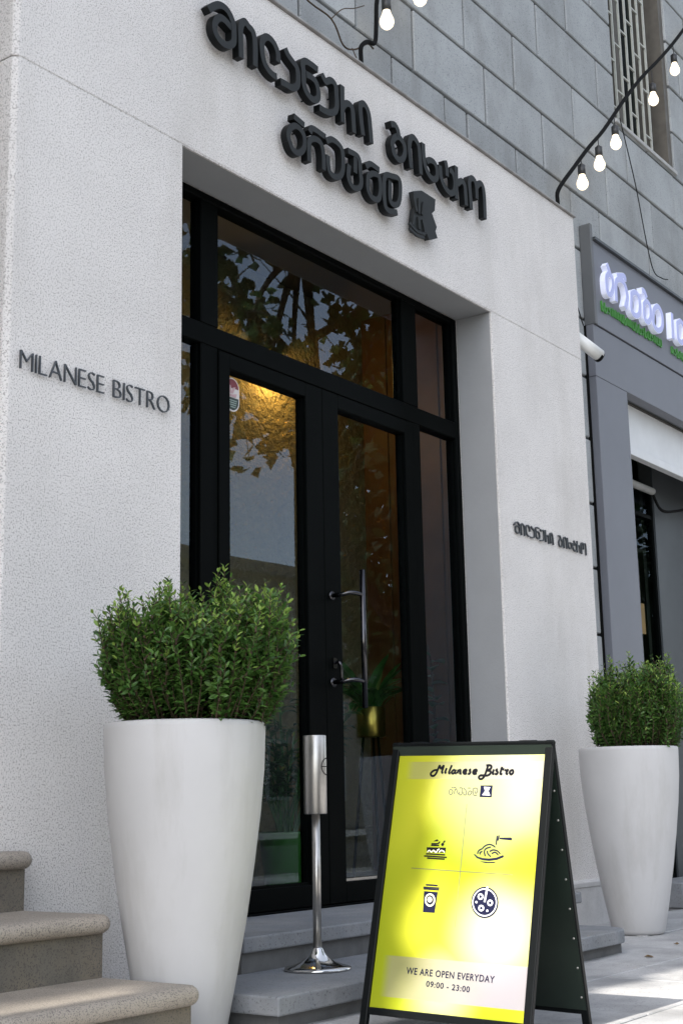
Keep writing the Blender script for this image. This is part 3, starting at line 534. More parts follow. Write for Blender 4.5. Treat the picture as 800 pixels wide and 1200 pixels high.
# recessed shop door: frame, glass with stickers, side panel
m = MB(); m.box(8.67, 8.71, .60, .66, .05, 3.06); m.box(9.93, 9.965, .60, .66, .05, 3.06); m.box(8.71, 9.93, .60, .66, 2.80, 2.83); m.box(8.71, 9.93, .60, .66, 3.03, 3.06); m.box(8.71, 9.93, .60, .66, .05, .14)
shd = HB('shop_door', m, M_black)
m = MB(); m.box(8.71, 9.93, .62, .626, .14, 2.80); HB('door_pane', m, M_glass3, shd)
m = MB(); m.box(8.71, 9.93, .62, .626, 2.83, 3.03); HB('door_pane', m, M_glass3, shd)
m = MB(); m.box(9.966, 12, .585, .7, -.01, 3.46); HB('grey_panel', m, M_shopdark)
m = MB(); m.box(8.66, 12.4, .95, 1.0, -.01, 3.46); HB('shop_back_wall', m, mat('shop_inside', (.20,.22,.14), .9, var=.12, scale=3))  # back wall set close, its tint standing in for the lit shop interior
m = MB(); m.box(8.3, 12, .30, .95, -.01, .05); HB('shop_floor', m, M_slab)
cols = [(.03,.025,.03), (.16,.10,.02), (.06,.14,.16), (.45,.50,.52), (.45,.50,.52), (.03,.06,.12), (.42,.46,.48), (.04,.06,.12), (.25,.33,.37)]
zz = 2.46
for i, cc in enumerate(cols):
    hgt = (.34, .24, .10, .12, .12, .06, .12, .10, .12)[i]
    m = MB(); m.box(9.36-.02*(i % 2), (9.66, 9.72, 9.62, 9.62, 9.62, 9.6, 9.6, 9.6, 9.6)[i], .612, .6185, zz-hgt+.01, zz); HB('poster_strip', m, mat('shop_poster_%d' % i, cc, .6, var=.3, scale=14), shd); zz -= hgt
sill = MB(); sill.box(8.67, 11.9, .02, .30, -.01, .15); HB('shop_step', sill, M_slab, bevel=.008)

# ------------------------------------------------------------------ camera on the pier's side
cc = thing('security_camera', 'white bullet security camera on the right edge of the bistro front', 'camera', (7.586, .09, 3.55))
m = MB(); m.box(0, .02, -.05, .05, -.055, .055); m.tube([(.02, 0, 0), (.06, -.005, -.03), (.10, -.012, -.03), (.13, -.02, -.005)], .02, 10); m.build('bracket', M_white, cc, bevel=.004)
m = MB(); m.tube([(.10, -.02, .01), (.29, -.07, -.065)], .036, 18); m.tube([(.088, -.016, .022), (.305, -.073, -.06)], [.037, .041], 18); m.build('housing', M_white, cc)
m = MB(); m.lathe([(.004, -.03), (.024, -.02), (.030, 0), (.024, .02), (.004, .03)], (.075, -.008, -.03), 16); m.build('ball_joint', M_white, cc)
m = MB(); m.tube([(.287, -.0692, -.064), (.3075, -.0745, -.072)], .0375, 18); m.build('lens', M_wire, cc)

# ------------------------------------------------------------------ string lights
def bulb_at(par, x, y, z, cz):
    "lamp holder hanging on a short lead from height cz; the bulb's middle is at z"
    m = MB(); m.tube([(0, 0, cz-z), (.002, 0, .13)], .0035, 6); m.tube([(0, 0, .062), (0, 0, .128)], .026, 14); m.tube([(0, 0, .128), (0, 0, .142)], [.023, .010], 14)
    s = m.build('lamp_holder', M_socket, par, (x, y, z))
    m = MB(); m.lathe([(.004, -.046), (.02, -.041), (.034, -.026), (.040, -.006), (.038, .010), (.031, .028), (.024, .044), (.020, .066)], n=20)
    m.build('bulb', M_bulb, s)
sl = thing('string_lights', 'string of glowing bulbs rising to the upper right corner', 'string lights')
cab = [(7.57, .10, 4.335), (7.58, .1, 4.464), (7.603, .1, 4.562), (7.852, .1, 4.813), (8.113, .1, 5.065), (8.372, .1, 5.298), (8.752, .1, 5.684), (9.103, .1, 6.018), (9.569, .1, 6.418), (10.085, .1, 6.896), (11.2, .1, 8.0)]
m = MB(); m.tube(cr(cab, 4), .014, 8); m.build('cable', M_wire, sl)
for x, z in ((7.969, 4.74), (8.263, 4.99), (8.564, 5.27), (9.328, 5.938), (9.824, 6.414), (10.4, 6.95)):
    cz = 4.562+(x-7.603)*(6.896-4.562)/(10.085-7.603)
    bulb_at(sl, x, .1, z, cz)
sl = thing('string_lights', 'string of glowing bulbs at the top edge above the sign', 'string lights')
cab = [(5.375, .10, 4.335), (5.38, .1, 4.459), (5.383, .1, 4.543), (5.44, .1, 4.60), (5.512, .1, 4.628), (5.53, .1, 4.75), (5.545, .1, 4.90), (5.62, .1, 5.02), (6.0, .1, 5.45), (6.6, .1, 6.1), (7.4, .1, 7.0)]
m = MB(); m.tube(cr(cab, 4), .012, 8); m.build('cable', M_wire, sl)
bulb_at(sl, 5.633, .1, 4.812, 5.03); bulb_at(sl, 5.981, .1, 5.125, 5.43); bulb_at(sl, 6.4, .1, 5.6, 5.88)
# thin loose wires on the wall
w = MB(); w.tube(cr([(8.93, .215, 5.66), (9.1, .2, 5.2), (9.22, .19, 4.75), (9.32, .19, 4.56), (9.5, .2, 4.56), (9.7, .235, 4.62)], 6), .004, 5); tag(w.build('loose_wire', M_wire), 'thin wire hanging from the barred window above the shop sign', 'wire')
w = MB(); w.tube(cr([(7.62, .2, 4.40), (7.72, .2, 4.3), (7.70, .2, 4.0), (7.95, .2, 3.93), (8.11, .22, 3.8)], 6), .004, 5); tag(w.build('loose_wire', M_wire), 'thin wire sagging between the bistro front and the shop post', 'wire')
w = MB(); w.tube(cr([(4.6, .2, 4.9), (4.95, .16, 4.66), (5.15, .12, 4.60), (5.25, .12, 4.50), (5.35, .12, 4.52), (5.5, .14, 4.63), (5.6, .17, 4.66)], 5), .005, 5); w.tube(cr([(5.15, .12, 4.60), (5.22, .1, 4.68), (5.33, .1, 4.74), (5.42, .1, 4.80)], 5), .003, 5); w.tube(cr([(5.33, .12, 4.52), (5.36, .1, 4.42), (5.30, .1, 4.36)], 4), .003, 5)
tag(w.build('dry_twig', M_twig), 'thin dry twig caught on the wall above the sign', 'twig')

# ================================================================== GRANITE STAIR, LEFT
gs = thing('granite_stair', 'worn speckled granite stair with rounded nosings at the left edge', 'stair', (3.1, -.45, 0))
def tread(y0, y1, ztop, x0=-3.2, x1=3.125):
    "slab with a half-round nosing on the front and the right end"
    m = MB(); hh = .056; r = hh/2; prof = []
    for i in range(9): a = -math.pi/2+i*math.pi/8; prof.append((r*math.cos(a), r*math.sin(a)))
    xe, ye = x1-r, y0+r
    path = []                                # (position, outward) along front then round the corner along the right end
    path.append(((x0, ye), (0, -1)))
    for i in range(7): a = -math.pi/2+i*math.pi/12; path.append(((xe-.02+.02*math.cos(a), ye+.02+.02*math.sin(a)), (math.cos(a), math.sin(a))))
    path.append(((xe, y1), (1, 0)))
    zc = ztop-r; v = []; n = len(prof)
    for (p, o) in path:
        for (d, h) in prof: v.append((p[0]+o[0]*d, p[1]+o[1]*d, zc+h))
    f = [(i*n+j, (i+1)*n+j, (i+1)*n+j+1, i*n+j+1) for i in range(len(path)-1) for j in range(n-1)]
    m.add(v, f, 0, True)
    k = len(path)
    top = [i*n+n-1 for i in range(k)]; bot = [i*n for i in range(k)]
    m.v += [(x0, y1, ztop), (x0, y1, ztop-hh)]; a, b = len(m.v)-2, len(m.v)-1
    m.f.append(tuple(top+[a])); m.mi.append(0); m.sm.append(False); m.f.append(tuple((bot+[b])[::-1])); m.mi.append(0); m.sm.append(False)
    m.f.append(tuple([(k-1)*n+j for j in range(n)]+[a, b])); m.mi.append(0); m.sm.append(False)
    m.v = [(x-3.1, y+.45, z) for x, y, z in m.v]; return m.build('tread', M_granite, gs)
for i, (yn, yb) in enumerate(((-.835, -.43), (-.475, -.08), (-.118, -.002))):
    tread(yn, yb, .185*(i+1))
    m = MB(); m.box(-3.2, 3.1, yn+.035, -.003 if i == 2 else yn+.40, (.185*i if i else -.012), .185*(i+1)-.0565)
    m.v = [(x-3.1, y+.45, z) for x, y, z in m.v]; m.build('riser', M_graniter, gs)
# entrance porch the stair leads to (left of the bistro front, mostly outside the picture)
pz = thing('entrance_porch', 'plain wall and landing at the head of the granite stair', 'porch', (1, .3, 0))
m = MB(); m.box(-4.2, 2.0, -.30, .1, -.0, .553); m.build('landing', M_granite, pz)

# ================================================================== PLANTERS AND SHRUBS
def planter(label, x, y):
    t = thing('tall_planter', label, 'planter', (x, y, 0), group='tall white planters')
    prof = [(.118, 0), (.128, .004), (.137, .02), (.165, .16), (.196, .33), (.222, .5), (.243, .66), (.256, .8), (.2605, .93), (.2595, .945), (.254, .950), (.244, .947), (.242, .935), (.238, .88)]
    m = MB(); m.lathe(prof, n=72, cap=False)
    k = len(m.v); m.f.append(tuple(range(72))[::-1]); m.mi.append(0); m.sm.append(False)
    m.build('body', M_pot, t)
    m = MB(); m.lathe([(.0, .885), (.239, .885)], n=40, cap=False); m.build('soil', M_soil, t)
    return t
planter('tall white planter beside the granite stair, the nearer of the two', 3.36, -.535)
planter('tall white planter behind the sandwich board, by the shop', 6.917, -.457)
def shrub(label, x, y, rx, hz, seed, nshoot, lean, tall):
    rd = random.Random(seed)
    t = thing('potted_shrub', label, 'shrub', (x, y, .885), group='shrubs in the white planters')
    stems = MB(); leaf = MB()
    def leafq(p, d, nrm, L, W, mi):
        s = d.cross(nrm).normalized(); nn = s.cross(d).normalized()
        m1 = p+d*L*.30-nn*.0*L; m2 = p+d*L*.68-nn*L*.03
        leaf.add([p, m1+s*W*.42+nn*L*.07, m2+s*W*.40+nn*L*.05, p+d*L-nn*L*.08, m2-s*W*.40+nn*L*.05, m1-s*W*.42+nn*L*.07, m1, m2],
                 [(0,1,6), (1,2,7,6), (2,3,7), (0,6,5), (6,7,4,5), (7,3,4)], mi)
    def shoot(p0, p3, bulge, dens, leaf_from, tipY):
        mid = (p0+p3)/2+bulge
        P = cr([p0, (p0*2+mid)/3+Vector((0,0,.01)), mid, p3], 6)
        stems.tube(P, [max(.0045*(1-i/len(P)), .0012) for i in range(len(P))], 5)
        length = sum((P[i+1]-P[i]).length for i in range(len(P)-1)); step = .0105/dens; n = int(length*(1-leaf_from)/step)
        ph = rd.uniform(0, 6.28)
        for k in range(n):
            u = leaf_from+(1-leaf_from)*k/max(n-1, 1); fi = u*(len(P)-1); i = min(int(fi), len(P)-2); q = P[i].lerp(P[i+1], fi-i)
            d = (P[i+1]-P[i]).normalized(); a = d.orthogonal().normalized(); b = d.cross(a)
            ph += 1.57+rd.uniform(-.25, .25)
            tip = k/max(n-1, 1)
            L = rd.uniform(.021, .035)*(1.0 if tip < .85 else .75)
            for sgn in (0, math.pi):
                an = ph+sgn+rd.uniform(-.3, .3); out = a*math.cos(an)+b*math.sin(an)
                up_ = .45+.65*tip**3+rd.uniform(-.15, .25)
                dd = (out+d*up_+Vector((0,0,rd.uniform(-.1,.15)))).normalized()
                nrm = (d-out*.4).normalized()
                leafq(q+out*.002, dd, nrm, L, L*rd.uniform(.40, .52), 1 if (tip > .80 and rd.random() < tipY) else 0)
    for i in range(nshoot):
        # end points spread through a bowl that flares out from the pot and has an uneven top
        az = rd.uniform(0, 2*math.pi); rr = rd.random()**.5
        out = Vector((math.cos(az), math.sin(az), 0))
        topz = hz*(.80+.20*math.cos(rr*1.4))*rd.uniform(.80, 1.04)+lean*math.cos(az)*rr
        topz *= 1+rr*(.11*math.sin(3*az+seed)+.08*math.sin(5*az+2*seed))+rd.uniform(-.06, .08)
        if rd.random() < .40: topz *= rd.uniform(.5, .95)
        flare = rx*(rr*.97+rd.uniform(-.05, .07)+rr*.07*math.sin(4*az+seed*1.7))
        p3 = out*flare+Vector((0,0,topz))
        p0 = out*rr*.17+Vector((rd.uniform(-.03,.03), rd.uniform(-.03,.03), -.01))
        bul = out*.035*rr+Vector((rd.uniform(-.02,.02), rd.uniform(-.02,.02), 0))
        shoot(p0, p3, bul, 1.0, rd.uniform(.30, .5), .55 if topz > hz*.62 else .12)
        # side shoots
        for _ in range(4):
            u = rd.uniform(.35, .88); base = p0.lerp(p3, u)+bul*.9*(4*u*(1-u))
            dv = Vector((rd.uniform(-1,1), rd.uniform(-1,1), rd.uniform(.5,1.4))).normalized()*rd.uniform(.06,.14)
            e = base+dv
            if (e.x**2+e.y**2)**.5 < rx*1.04: shoot(base, e, Vector((0,0,-.005)), 1.1, .12, .5 if e.z > hz*.7 else .1)
    for (dx, dy, z) in tall:
        shoot(Vector((dx*.5, dy*.5, .0)), Vector((dx, dy, z)), Vector((.01,0,0)), 1.15, .38, .7)
        for s in range(3): shoot(Vector((dx, dy, z-.10-.03*s)), Vector((dx+.03*math.cos(s*2.2), dy+.03*math.sin(s*2.2), z-.03-.02*s)), Vector((0,0,0)), 1.2, .1, .6)
    stems.build('stems', M_twig, t); leaf.leafbuild('foliage', [M_leafS, M_leafT], t)
    t.children[-1]['kind'] = 'stuff'
    return t
# image-right is about (.59,-.81) in plan
shrub('dense green shrub in the near white planter by the stair', 3.385, -.57, .335, .485, 5, 330, .0, [(.05, -.07, .575), (.04,-.05,.56), (-.15, .20, .50), (-.14,.19,.48), (.12, -.19, .52), (.16,-.22,.50), (.0,.03,.47), (-.06,.09,.46)])
shrub('rounded green shrub in the far white planter by the shop', 6.97, -.50, .255, .500, 9, 210, .0, [(.0, .03, .57), (.1,-.14,.56), (-.08,.11,.55)])

# a few fallen leaves
rl_ = random.Random(77)
for (x, y, z) in ((3.98, -.22, .232), (5.9, -.98, .0022), (6.45, -.86, .0022)):
    m = MB(); a = rl_.uniform(0, 6.28); s = rl_.uniform(.03, .05); d = Vector((math.cos(a), math.sin(a), 0)); q = Vector((-d.y, d.x, 0)); up_ = Vector((0, 0, .006))
    P = [Vector((0,0,0)), d*s*.3+q*s*.35+up_, d*s*.7+q*s*.22+up_*.6, d*s, d*s*.7-q*s*.22+up_*1.3, d*s*.3-q*s*.35+up_*.5]
    m.add(P+[p+Vector((0,0,.0008)) for p in P], [(0,1,2,3), (0,3,4,5), (9,8,7,6), (11,10,9,6)]+[(i, 6+i, 6+(i+1) % 6, (i+1) % 6) for i in range(6)])
    FALLEN.append(m.build('fallen_leaf', M_dry, None, (x, y, z)))
LAB = ['dry leaf on the upper door step by the near planter', 'dry leaf on the paving before the rounded step end, the nearer one', 'dry leaf on the paving close to the foot of the far planter']
for o, l in zip(FALLEN, LAB): tag(o, l, 'leaf', 'fallen leaves')

# ================================================================== ASHTRAY STAND
at = thing('ashtray_stand', 'brushed steel ashtray column on a thin pole and round foot', 'ashtray', (4.12, -.485, .105))
m = MB(); m.lathe([(.116, 0), (.121, .004), (.119, .010), (.095, .016), (.066, .026), (.042, .042), (.026, .060), (.019, .074), (.017, .078)], n=48); m.build('foot', M_chrome, at)
m = MB(); m.lathe([(.0155, .070), (.0155, .56)], n=24); m.build('pole', M_steel, at)
m = MB(); m.lathe([(.0, .545), (.040, .545), (.0425, .548), (.0425, .826), (.041, .829), (.038, .829), (.037, .81), (.0, .81)], n=40, cap=False); m.build('canister', M_steel, at)
m = MB(); nseg = 28; cz0 = .715; rc = .0432
ring = [(rc, .030*math.cos(2*math.pi*i/nseg), .030*math.sin(2*math.pi*i/nseg)) for i in range(nseg+1)]
def wrap(u, h, az0): a = az0+u/rc; return (rc*math.cos(a), rc*math.sin(a), cz0+h)
az0 = math.atan2(-3.1, -4.1)+1.30
m.tube([wrap(p[1], p[2], az0) for p in ring], .0016, 5); m.tube([wrap(u*.03/6, 0, az0) for u in range(-6, 7)], .0016, 5)
m.build('mark', M_wire, at)

# ================================================================== SANDWICH BOARD
BO = Vector((3.657, -1.288, 0))
ab = thing('sandwich_board', 'black framed sandwich board with a yellow bistro poster', 'sign board', BO)
yaw, rl = -1.542, .025
ux = Vector((math.cos(yaw)*math.cos(rl), math.sin(yaw)*math.cos(rl), -math.sin(rl))); bk = Vector((-math.sin(yaw), math.cos(yaw), 0)); uz = ux.cross(bk)
mm = Matrix.Identity(4)
for i in range(3): mm[i][0] = ux[i]; mm[i][1] = bk[i]; mm[i][2] = uz[i]
ab.rotation_euler = mm.to_3x3().to_euler()
LA = .238; HW = .2915; LL = .898
def fmap(u, v, d): return (u, v*math.sin(LA)+d*math.cos(LA), v*math.cos(LA)-d*math.sin(LA))            # front sheet: d>0 goes inwards
depth2 = 2*LL*math.sin(LA)
def rmap(u, v, d): x, y, z = fmap(u, v, d); return (x, depth2-y, z)
def slabm(m, mp, u0, u1, v0, v1, d0, d1, mi=0):
    p = [mp(u, v, d) for d in (d0, d1) for v in (v0, v1) for u in (u0, u1)]
    m.add(p, [(0,2,3,1), (4,5,7,6), (0,1,5,4), (2,6,7,3), (0,4,6,2), (1,3,7,5)], mi)
M_bf = mat('board_frame', (.005,.006,.0065), .35, metal=.0, spec=.12, var=.1, scale=15)
M_back = mat('board_back', (.010,.018,.013), .45, var=.25, scale=5)
FW = .026
for mp, nm_ in ((fmap, 'front_frame'), (rmap, 'rear_frame')):
    m = MB()
    slabm(m, mp, -HW, -HW+FW, 0, LL, -.006, .014); slabm(m, mp, HW-FW, HW, 0, LL, -.006, .014)
    slabm(m, mp, -HW+FW, HW-FW, LL-FW, LL-.001, -.005, .013); slabm(m, mp, -HW+FW, HW-FW, .044, .066, -.005, .013)
    m.build(nm_, M_bf, ab, bevel=.003, seg=2)
m = MB(); slabm(m, rmap, -HW+.004, HW-.004, .06, LL-.01, .0142, .0165); m.build('rear_panel', M_back, ab)
m = MB(); slabm(m, fmap, -HW+.004, HW-.004, .06, LL-.01, .0142, .0165); m.build('backing_panel', M_back, ab)
for k in range(9):
    v = .10+k*.092
    for u in (HW-.014,):
        p = Vector(rmap(u, v, .0165)); q = Vector(rmap(u, v, .0195)); m = MB(); m.tube([p, q], .0036, 8); m.build('rivet', M_steel, ab)
for u in (-.2, .2):
    m = MB(); p = Vector(fmap(u, LL-.004, .006)); m.tube([p-Vector((.03,0,0)), p+Vector((.03,0,0))], .007, 8); m.build('hinge', M_bf, ab)
# poster sheet with its printed background and the shade painted into its left side
def poster_mat():
    m = bpy.data.materials.new('poster_print_shaded'); m.use_nodes = True; t = m.node_tree; N = t.nodes; L = t.links; b = N['Principled BSDF']
    b.inputs['Roughness'].default_value = .4; b.inputs['Specular IOR Level'].default_value = .15
    tc = N.new('ShaderNodeTexCoord'); sp = N.new('ShaderNodeSeparateXYZ'); L.new(tc.outputs['Object'], sp.inputs[0])
    def mr(src, a, bb, lo=0, hi=1, st='SMOOTHSTEP'):
        r = N.new('ShaderNodeMapRange'); r.interpolation_type = st
        for i, v in zip((1, 2, 3, 4), (a, bb, lo, hi)): r.inputs[i].default_value = v
        L.new(src, r.inputs[0]); return r.outputs[0]
    def mx(a, bb, f):
        x = N.new('ShaderNodeMix'); x.data_type = 'RGBA'
        for sk, val in ((x.inputs[6], a), (x.inputs[7], bb), (x.inputs[0], f)):
            if hasattr(val, 'links'): L.new(val, sk)
            elif isinstance(val, (int, float)): sk.default_value = val
            else: sk.default_value = (*val, 1)
        return x.outputs[2]
    def mu(op, a, bb):
        x = N.new('ShaderNodeMath'); x.operation = op
        for sk, val in zip(x.inputs, (a, bb)):
            if hasattr(val, 'links'): L.new(val, sk)
            else: sk.default_value = val
        return x.outputs[0]
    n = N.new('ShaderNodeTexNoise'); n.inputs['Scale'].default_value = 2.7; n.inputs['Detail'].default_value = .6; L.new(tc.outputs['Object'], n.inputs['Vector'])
    c = mx((.25, .29, .010), (.47, .462, .03), mu('MULTIPLY', mr(n.outputs[0], .30, .55), mr(sp.outputs[0], -.29, -.10, .35, 1)))  # yellow darkened towards the left: shade put into the print colour
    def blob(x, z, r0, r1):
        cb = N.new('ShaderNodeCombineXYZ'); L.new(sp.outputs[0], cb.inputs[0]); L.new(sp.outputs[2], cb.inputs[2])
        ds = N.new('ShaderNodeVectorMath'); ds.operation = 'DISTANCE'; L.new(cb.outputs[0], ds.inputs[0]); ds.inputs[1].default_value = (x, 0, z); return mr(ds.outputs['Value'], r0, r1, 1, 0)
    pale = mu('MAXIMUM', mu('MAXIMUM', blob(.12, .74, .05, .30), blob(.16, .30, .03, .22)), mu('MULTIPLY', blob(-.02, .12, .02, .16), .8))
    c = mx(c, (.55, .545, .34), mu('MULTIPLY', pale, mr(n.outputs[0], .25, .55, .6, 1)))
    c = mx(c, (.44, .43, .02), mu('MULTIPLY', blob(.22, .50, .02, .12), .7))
    # lilac bands (heights in the sheet's own z)
    ca = math.cos(LA)
    for (v0, v1, k) in ((BANDT[3][1], BANDT[0][1], .55), (BANDB[3][1]+.002, BANDB[0][1], .80)):
        band = mu('MULTIPLY', mr(sp.outputs[2], v0*ca-.001, v0*ca+.001, st='LINEAR'), mr(sp.outputs[2], v1*ca-.001, v1*ca+.001, 1, 0, 'LINEAR'))
        band = mu('MULTIPLY', band, mr(sp.outputs[0], -.24, -.20, .0, 1))
        tintc = mx((.26, .245, .13), (.25, .222, .315), mr(sp.outputs[0], -.18, .16))
        c = mx(c, tintc, mu('MULTIPLY', band, k))
    L.new(c, b.inputs['Base Color']); return m
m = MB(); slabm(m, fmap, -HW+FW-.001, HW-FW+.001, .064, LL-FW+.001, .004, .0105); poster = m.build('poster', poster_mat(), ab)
M_ink = mat('ink_black', (.006,.006,.009), .6, spec=.08); M_navy = mat('ink_navy', (.010,.011,.034), .6, spec=.08); M_pale = mat('ink_pale', (.78,.76,.52), .5); M_grey = mat('ink_grey', (.12,.115,.10), .6, spec=.08); M_white_ink = mat('ink_white', (.75,.75,.78), .5)
pm = lambda a, b, d: fmap(a, b, d)
def fill(m, poly, d, mi=0):
    n = len(poly); v = [pm(p[0], p[1], d) for p in poly]+[pm(p[0], p[1], d+.0006) for p in poly]
    m.add(v, [tuple(range(n)), tuple(range(2*n-1, n-1, -1))]+[(i, n+i, n+(i+1) % n, (i+1) % n) for i in range(n)], mi)
def strokes(m, S, w, d, mi=0, n=5):
    for k, s in enumerate(S):
        P = cr(s, n, s[0] == s[-1]) if len(s) > 2 else [Vector(p) for p in s]
        m.ribbon(P, w, d-.00002*k, d+.0006, pm, mi, slope=.0001)
m = MB(); strokes(m, TITLE, .0070, .0030); m.build('title_print', M_ink, poster)
m = MB(); strokes(m, SUB, .0030, .0030); m.build('subtitle_print', M_grey, poster)
m = MB(); fill(m, LOGO, .0032); [fill(m, p, .0024, 1) for p in LOGOFIG]; m.build('logo_print', [M_navy, M_white_ink], poster)
m = MB(); [fill(m, p, .0032) for p in CAKE_F]; strokes(m, CAKE_S, .0044, .0031); strokes(m, CAKE_W, .0035, .0024, 1); m.build('cake_print', [M_ink, M_pale], poster)
m = MB(); [fill(m, p, .0032) for p in PASTA_F]; strokes(m, PASTA_S, .0040, .0031); m.build('pasta_print', [M_navy], poster)
m = MB(); [fill(m, p, .0032) for p in CUP_F]; strokes(m, CUP_S, .0042, .0031); strokes(m, CUP_RING, .0050, .0024, 1); fill(m, CUP_DISC, .0022, 1); m.build('cup_print', [M_navy, M_pale], poster)
m = MB(); fill(m, PIZ, .0034); strokes(m, PIZ_RING, .0036, .0026, 1); strokes(m, PIZ_S, .0062, .0022, 1); strokes(m, PIZ_R, .0048, .0024, 1); [fill(m, p, .0024, 1) for p in PIZ_D]; m.build('pizza_print', [M_navy, M_white_ink], poster)
m = MB(); strokes(m, GRID, .0016, .0033); m.build('grid_print', M_grey, poster)
def print_text(body, P, name):
    me = text_mesh(body, 1, 0, 1.1, .012); xs = [v.co.x for v in me.vertices]; ys = [v.co.y for v in me.vertices]
    a, b, c = (Vector(p) for p in P); wdt = (b-a).length; hgt = (c-a).length; sx_ = wdt/(max(xs)-min(xs)); sy_ = hgt/(max(ys)-min(ys))
    d = (b-a).normalized(); nn = Vector((-d.y, d.x))
    for v in me.vertices:
        p = a+d*((v.co.x-min(xs))*sx_)+nn*((v.co.y-min(ys))*sy_); v.co = pm(p.x, p.y, .0028)
    me.materials.append(M_navy); me.update(); link(name, me, poster)
print_text('WE ARE OPEN EVERYDAY', OPEN1, 'opening_line_print'); print_text('09:00 - 23:00', OPEN2, 'hours_print')

# ================================================================== INTERIOR
def room(name, x0, x1, y0, y1, z0, z1, mt): m = MB(); m.box(x0, x1, y0, y1, z0, z1); return tag(m.build(name, mt), kind='structure')
room('interior_floor', 1.5, 8.16, .33, 2.2, .15, .231, M_floor_in)
room('interior_ceiling', 1.4, 8.16, .311, 2.2, 4.22, 4.32, M_ceil_in)
room('interior_back_wall', 1.5, 8.16, 2.0, 2.15, .231, 4.22, M_rough)
room('interior_side_wall', 1.4, 1.5, .311, 2.15, .15, 4.22, M_wood)
iw = room('interior_panelled_wall', 8.06, 8.16, .311, 2.0, .231, 4.22, M_wood)
for k in range(7):
    m = MB(); m.box(8.046, 8.061, .46+k*.22, .66+k*.22, .24, 4.2); m.build('wood_panel', M_wood, iw, bevel=.003, seg=1)
lamp = thing('wall_lamp', 'lit warm wall lamp on the rough plaster wall inside the bistro', 'lamp', (6.93, 2.0, 3.60))
m = MB(); m.box(-.04, .04, -.02, -.0005, -.06, .06); m.tube([(0, -.02, 0), (0, -.09, 0)], .010, 8); m.build('mount', M_black, lamp)
m = MB(); m.lathe([(.012, .05), (.045, .03), (.055, -.03), (.052, -.03), (.042, .027), (.010, .046)], (0, -.105, 0), 20, cap=False); m.build('lamp_shade', M_brass, lamp)
m = MB(); m.lathe([(.004, -.03), (.018, -.024), (.024, -.006), (.018, .012), (.010, .026)], (0, -.105, 0), 14); m.build('bulb', emit('lamp_glow', (1, .68, .30), 10), lamp)
ld = bpy.data.lights.new('lamp_light', 'POINT'); ld.energy = 4.0; ld.color = (1, .56, .15); ld.shadow_soft_size = .02
lo = bpy.data.objects.new('lamp_light', ld); COL.objects.link(lo); lo.parent = lamp; lo.location = (0, -.115, -.07)
# house plants
def blade(m, p, az, L, W, droop, n=6, rise=1.0, mi=0):
    o = Vector((math.cos(az), math.sin(az), 0)); s = Vector((-math.sin(az), math.cos(az), 0)); v = []
    for i in range(n+1):
        u = i/n; q = p+o*(L*.62*u**1.2)+Vector((0,0,L*(rise*u-droop*u*u))); w = W*math.sin(math.pi*min(.05+u*.95, 1))**.8*.5
        v += [q-s*w, q+Vector((0,0,-w*.35)), q+s*w]
    m.add(v, [(3*i, 3*i+1, 3*i+4, 3*i+3) for i in range(n)]+[(3*i+1, 3*i+2, 3*i+5, 3*i+4) for i in range(n)], mi)
rp2 = random.Random(31)
fp = thing('floor_plant', 'leafy palm in a green pot behind the left door leaf', 'plant', (6.12, 1.22, .231))
m = MB(); m.lathe([(.12, 0), (.125, .01), (.16, .30), (.162, .31), (.15, .31), (.145, .28), (.0, .28)], n=32, cap=False); m.build('pot', M_greenpot, fp)
m = MB()
for k in range(34):
    az = rp2.uniform(0, 6.28); base = Vector((rp2.uniform(-.05,.05), rp2.uniform(-.05,.05), .27)); L = rp2.uniform(.5, 1.05)
    o = Vector((math.cos(az), math.sin(az), 0)); e = base+o*L*.35+Vector((0,0,L*.75))
    m.tube([base, base.lerp(e, .5)+Vector((0,0,.05)), e], .005, 4)
    for q in range(7): blade(m, base.lerp(e, .45+.55*q/6), az+(-1)**q*rp2.uniform(.5,1.1), rp2.uniform(.15,.28), .05, .5, 4, .6)
m.leafbuild('fronds', M_leafI, fp)
bp_ = thing('brass_planter', 'brass pot with an upright plant behind the right door leaf', 'plant', (6.63, 1.0, .231))
m = MB(); m.lathe([(.0, .828), (.080, .828), (.084, .832), (.084, .998), (.080, 1.0), (.078, .98), (.0, .98)], n=32, cap=False); m.build('pot', M_brass, bp_)
m = MB()
for k in range(3): a = k*2.094+.4; m.tube([(.13*math.cos(a), .13*math.sin(a), 0), (.05*math.cos(a), .05*math.sin(a), .827)], .009, 6)
m.build('stand', M_black, bp_)
m = MB()
for k in range(44): blade(m, Vector((rp2.uniform(-.04,.04), rp2.uniform(-.04,.04), .97)), rp2.uniform(0, 6.28), rp2.uniform(.25,.62), rp2.uniform(.03,.07), rp2.uniform(.15,.8), 7, rp2.uniform(.7,1.1))
m.leafbuild('fronds', M_leafI, bp_)
rb = thing('rubber_plant', 'glossy broad leaf plant behind the right sidelight', 'plant', (7.32, 1.0, .231))
m = MB(); m.lathe([(.10, 0), (.13, .25), (.12, .25), (.0, .23)], n=24, cap=False); m.build('pot', M_black, rb)
m = MB(); m.tube(cr([(0,0,.22), (.02,.01,.7), (-.01,.0,1.2), (-.03,.02,1.42)], 5), .009, 6)
m.build('stem', M_twig, rb)
m = MB()
for k in range(15): blade(m, Vector((-.02, 0, .72+.045*k)), k*2.4, rp2.uniform(.16,.22), .10, .55, 6, .55)
m.leafbuild('broad_leaves', M_leafI, rb)

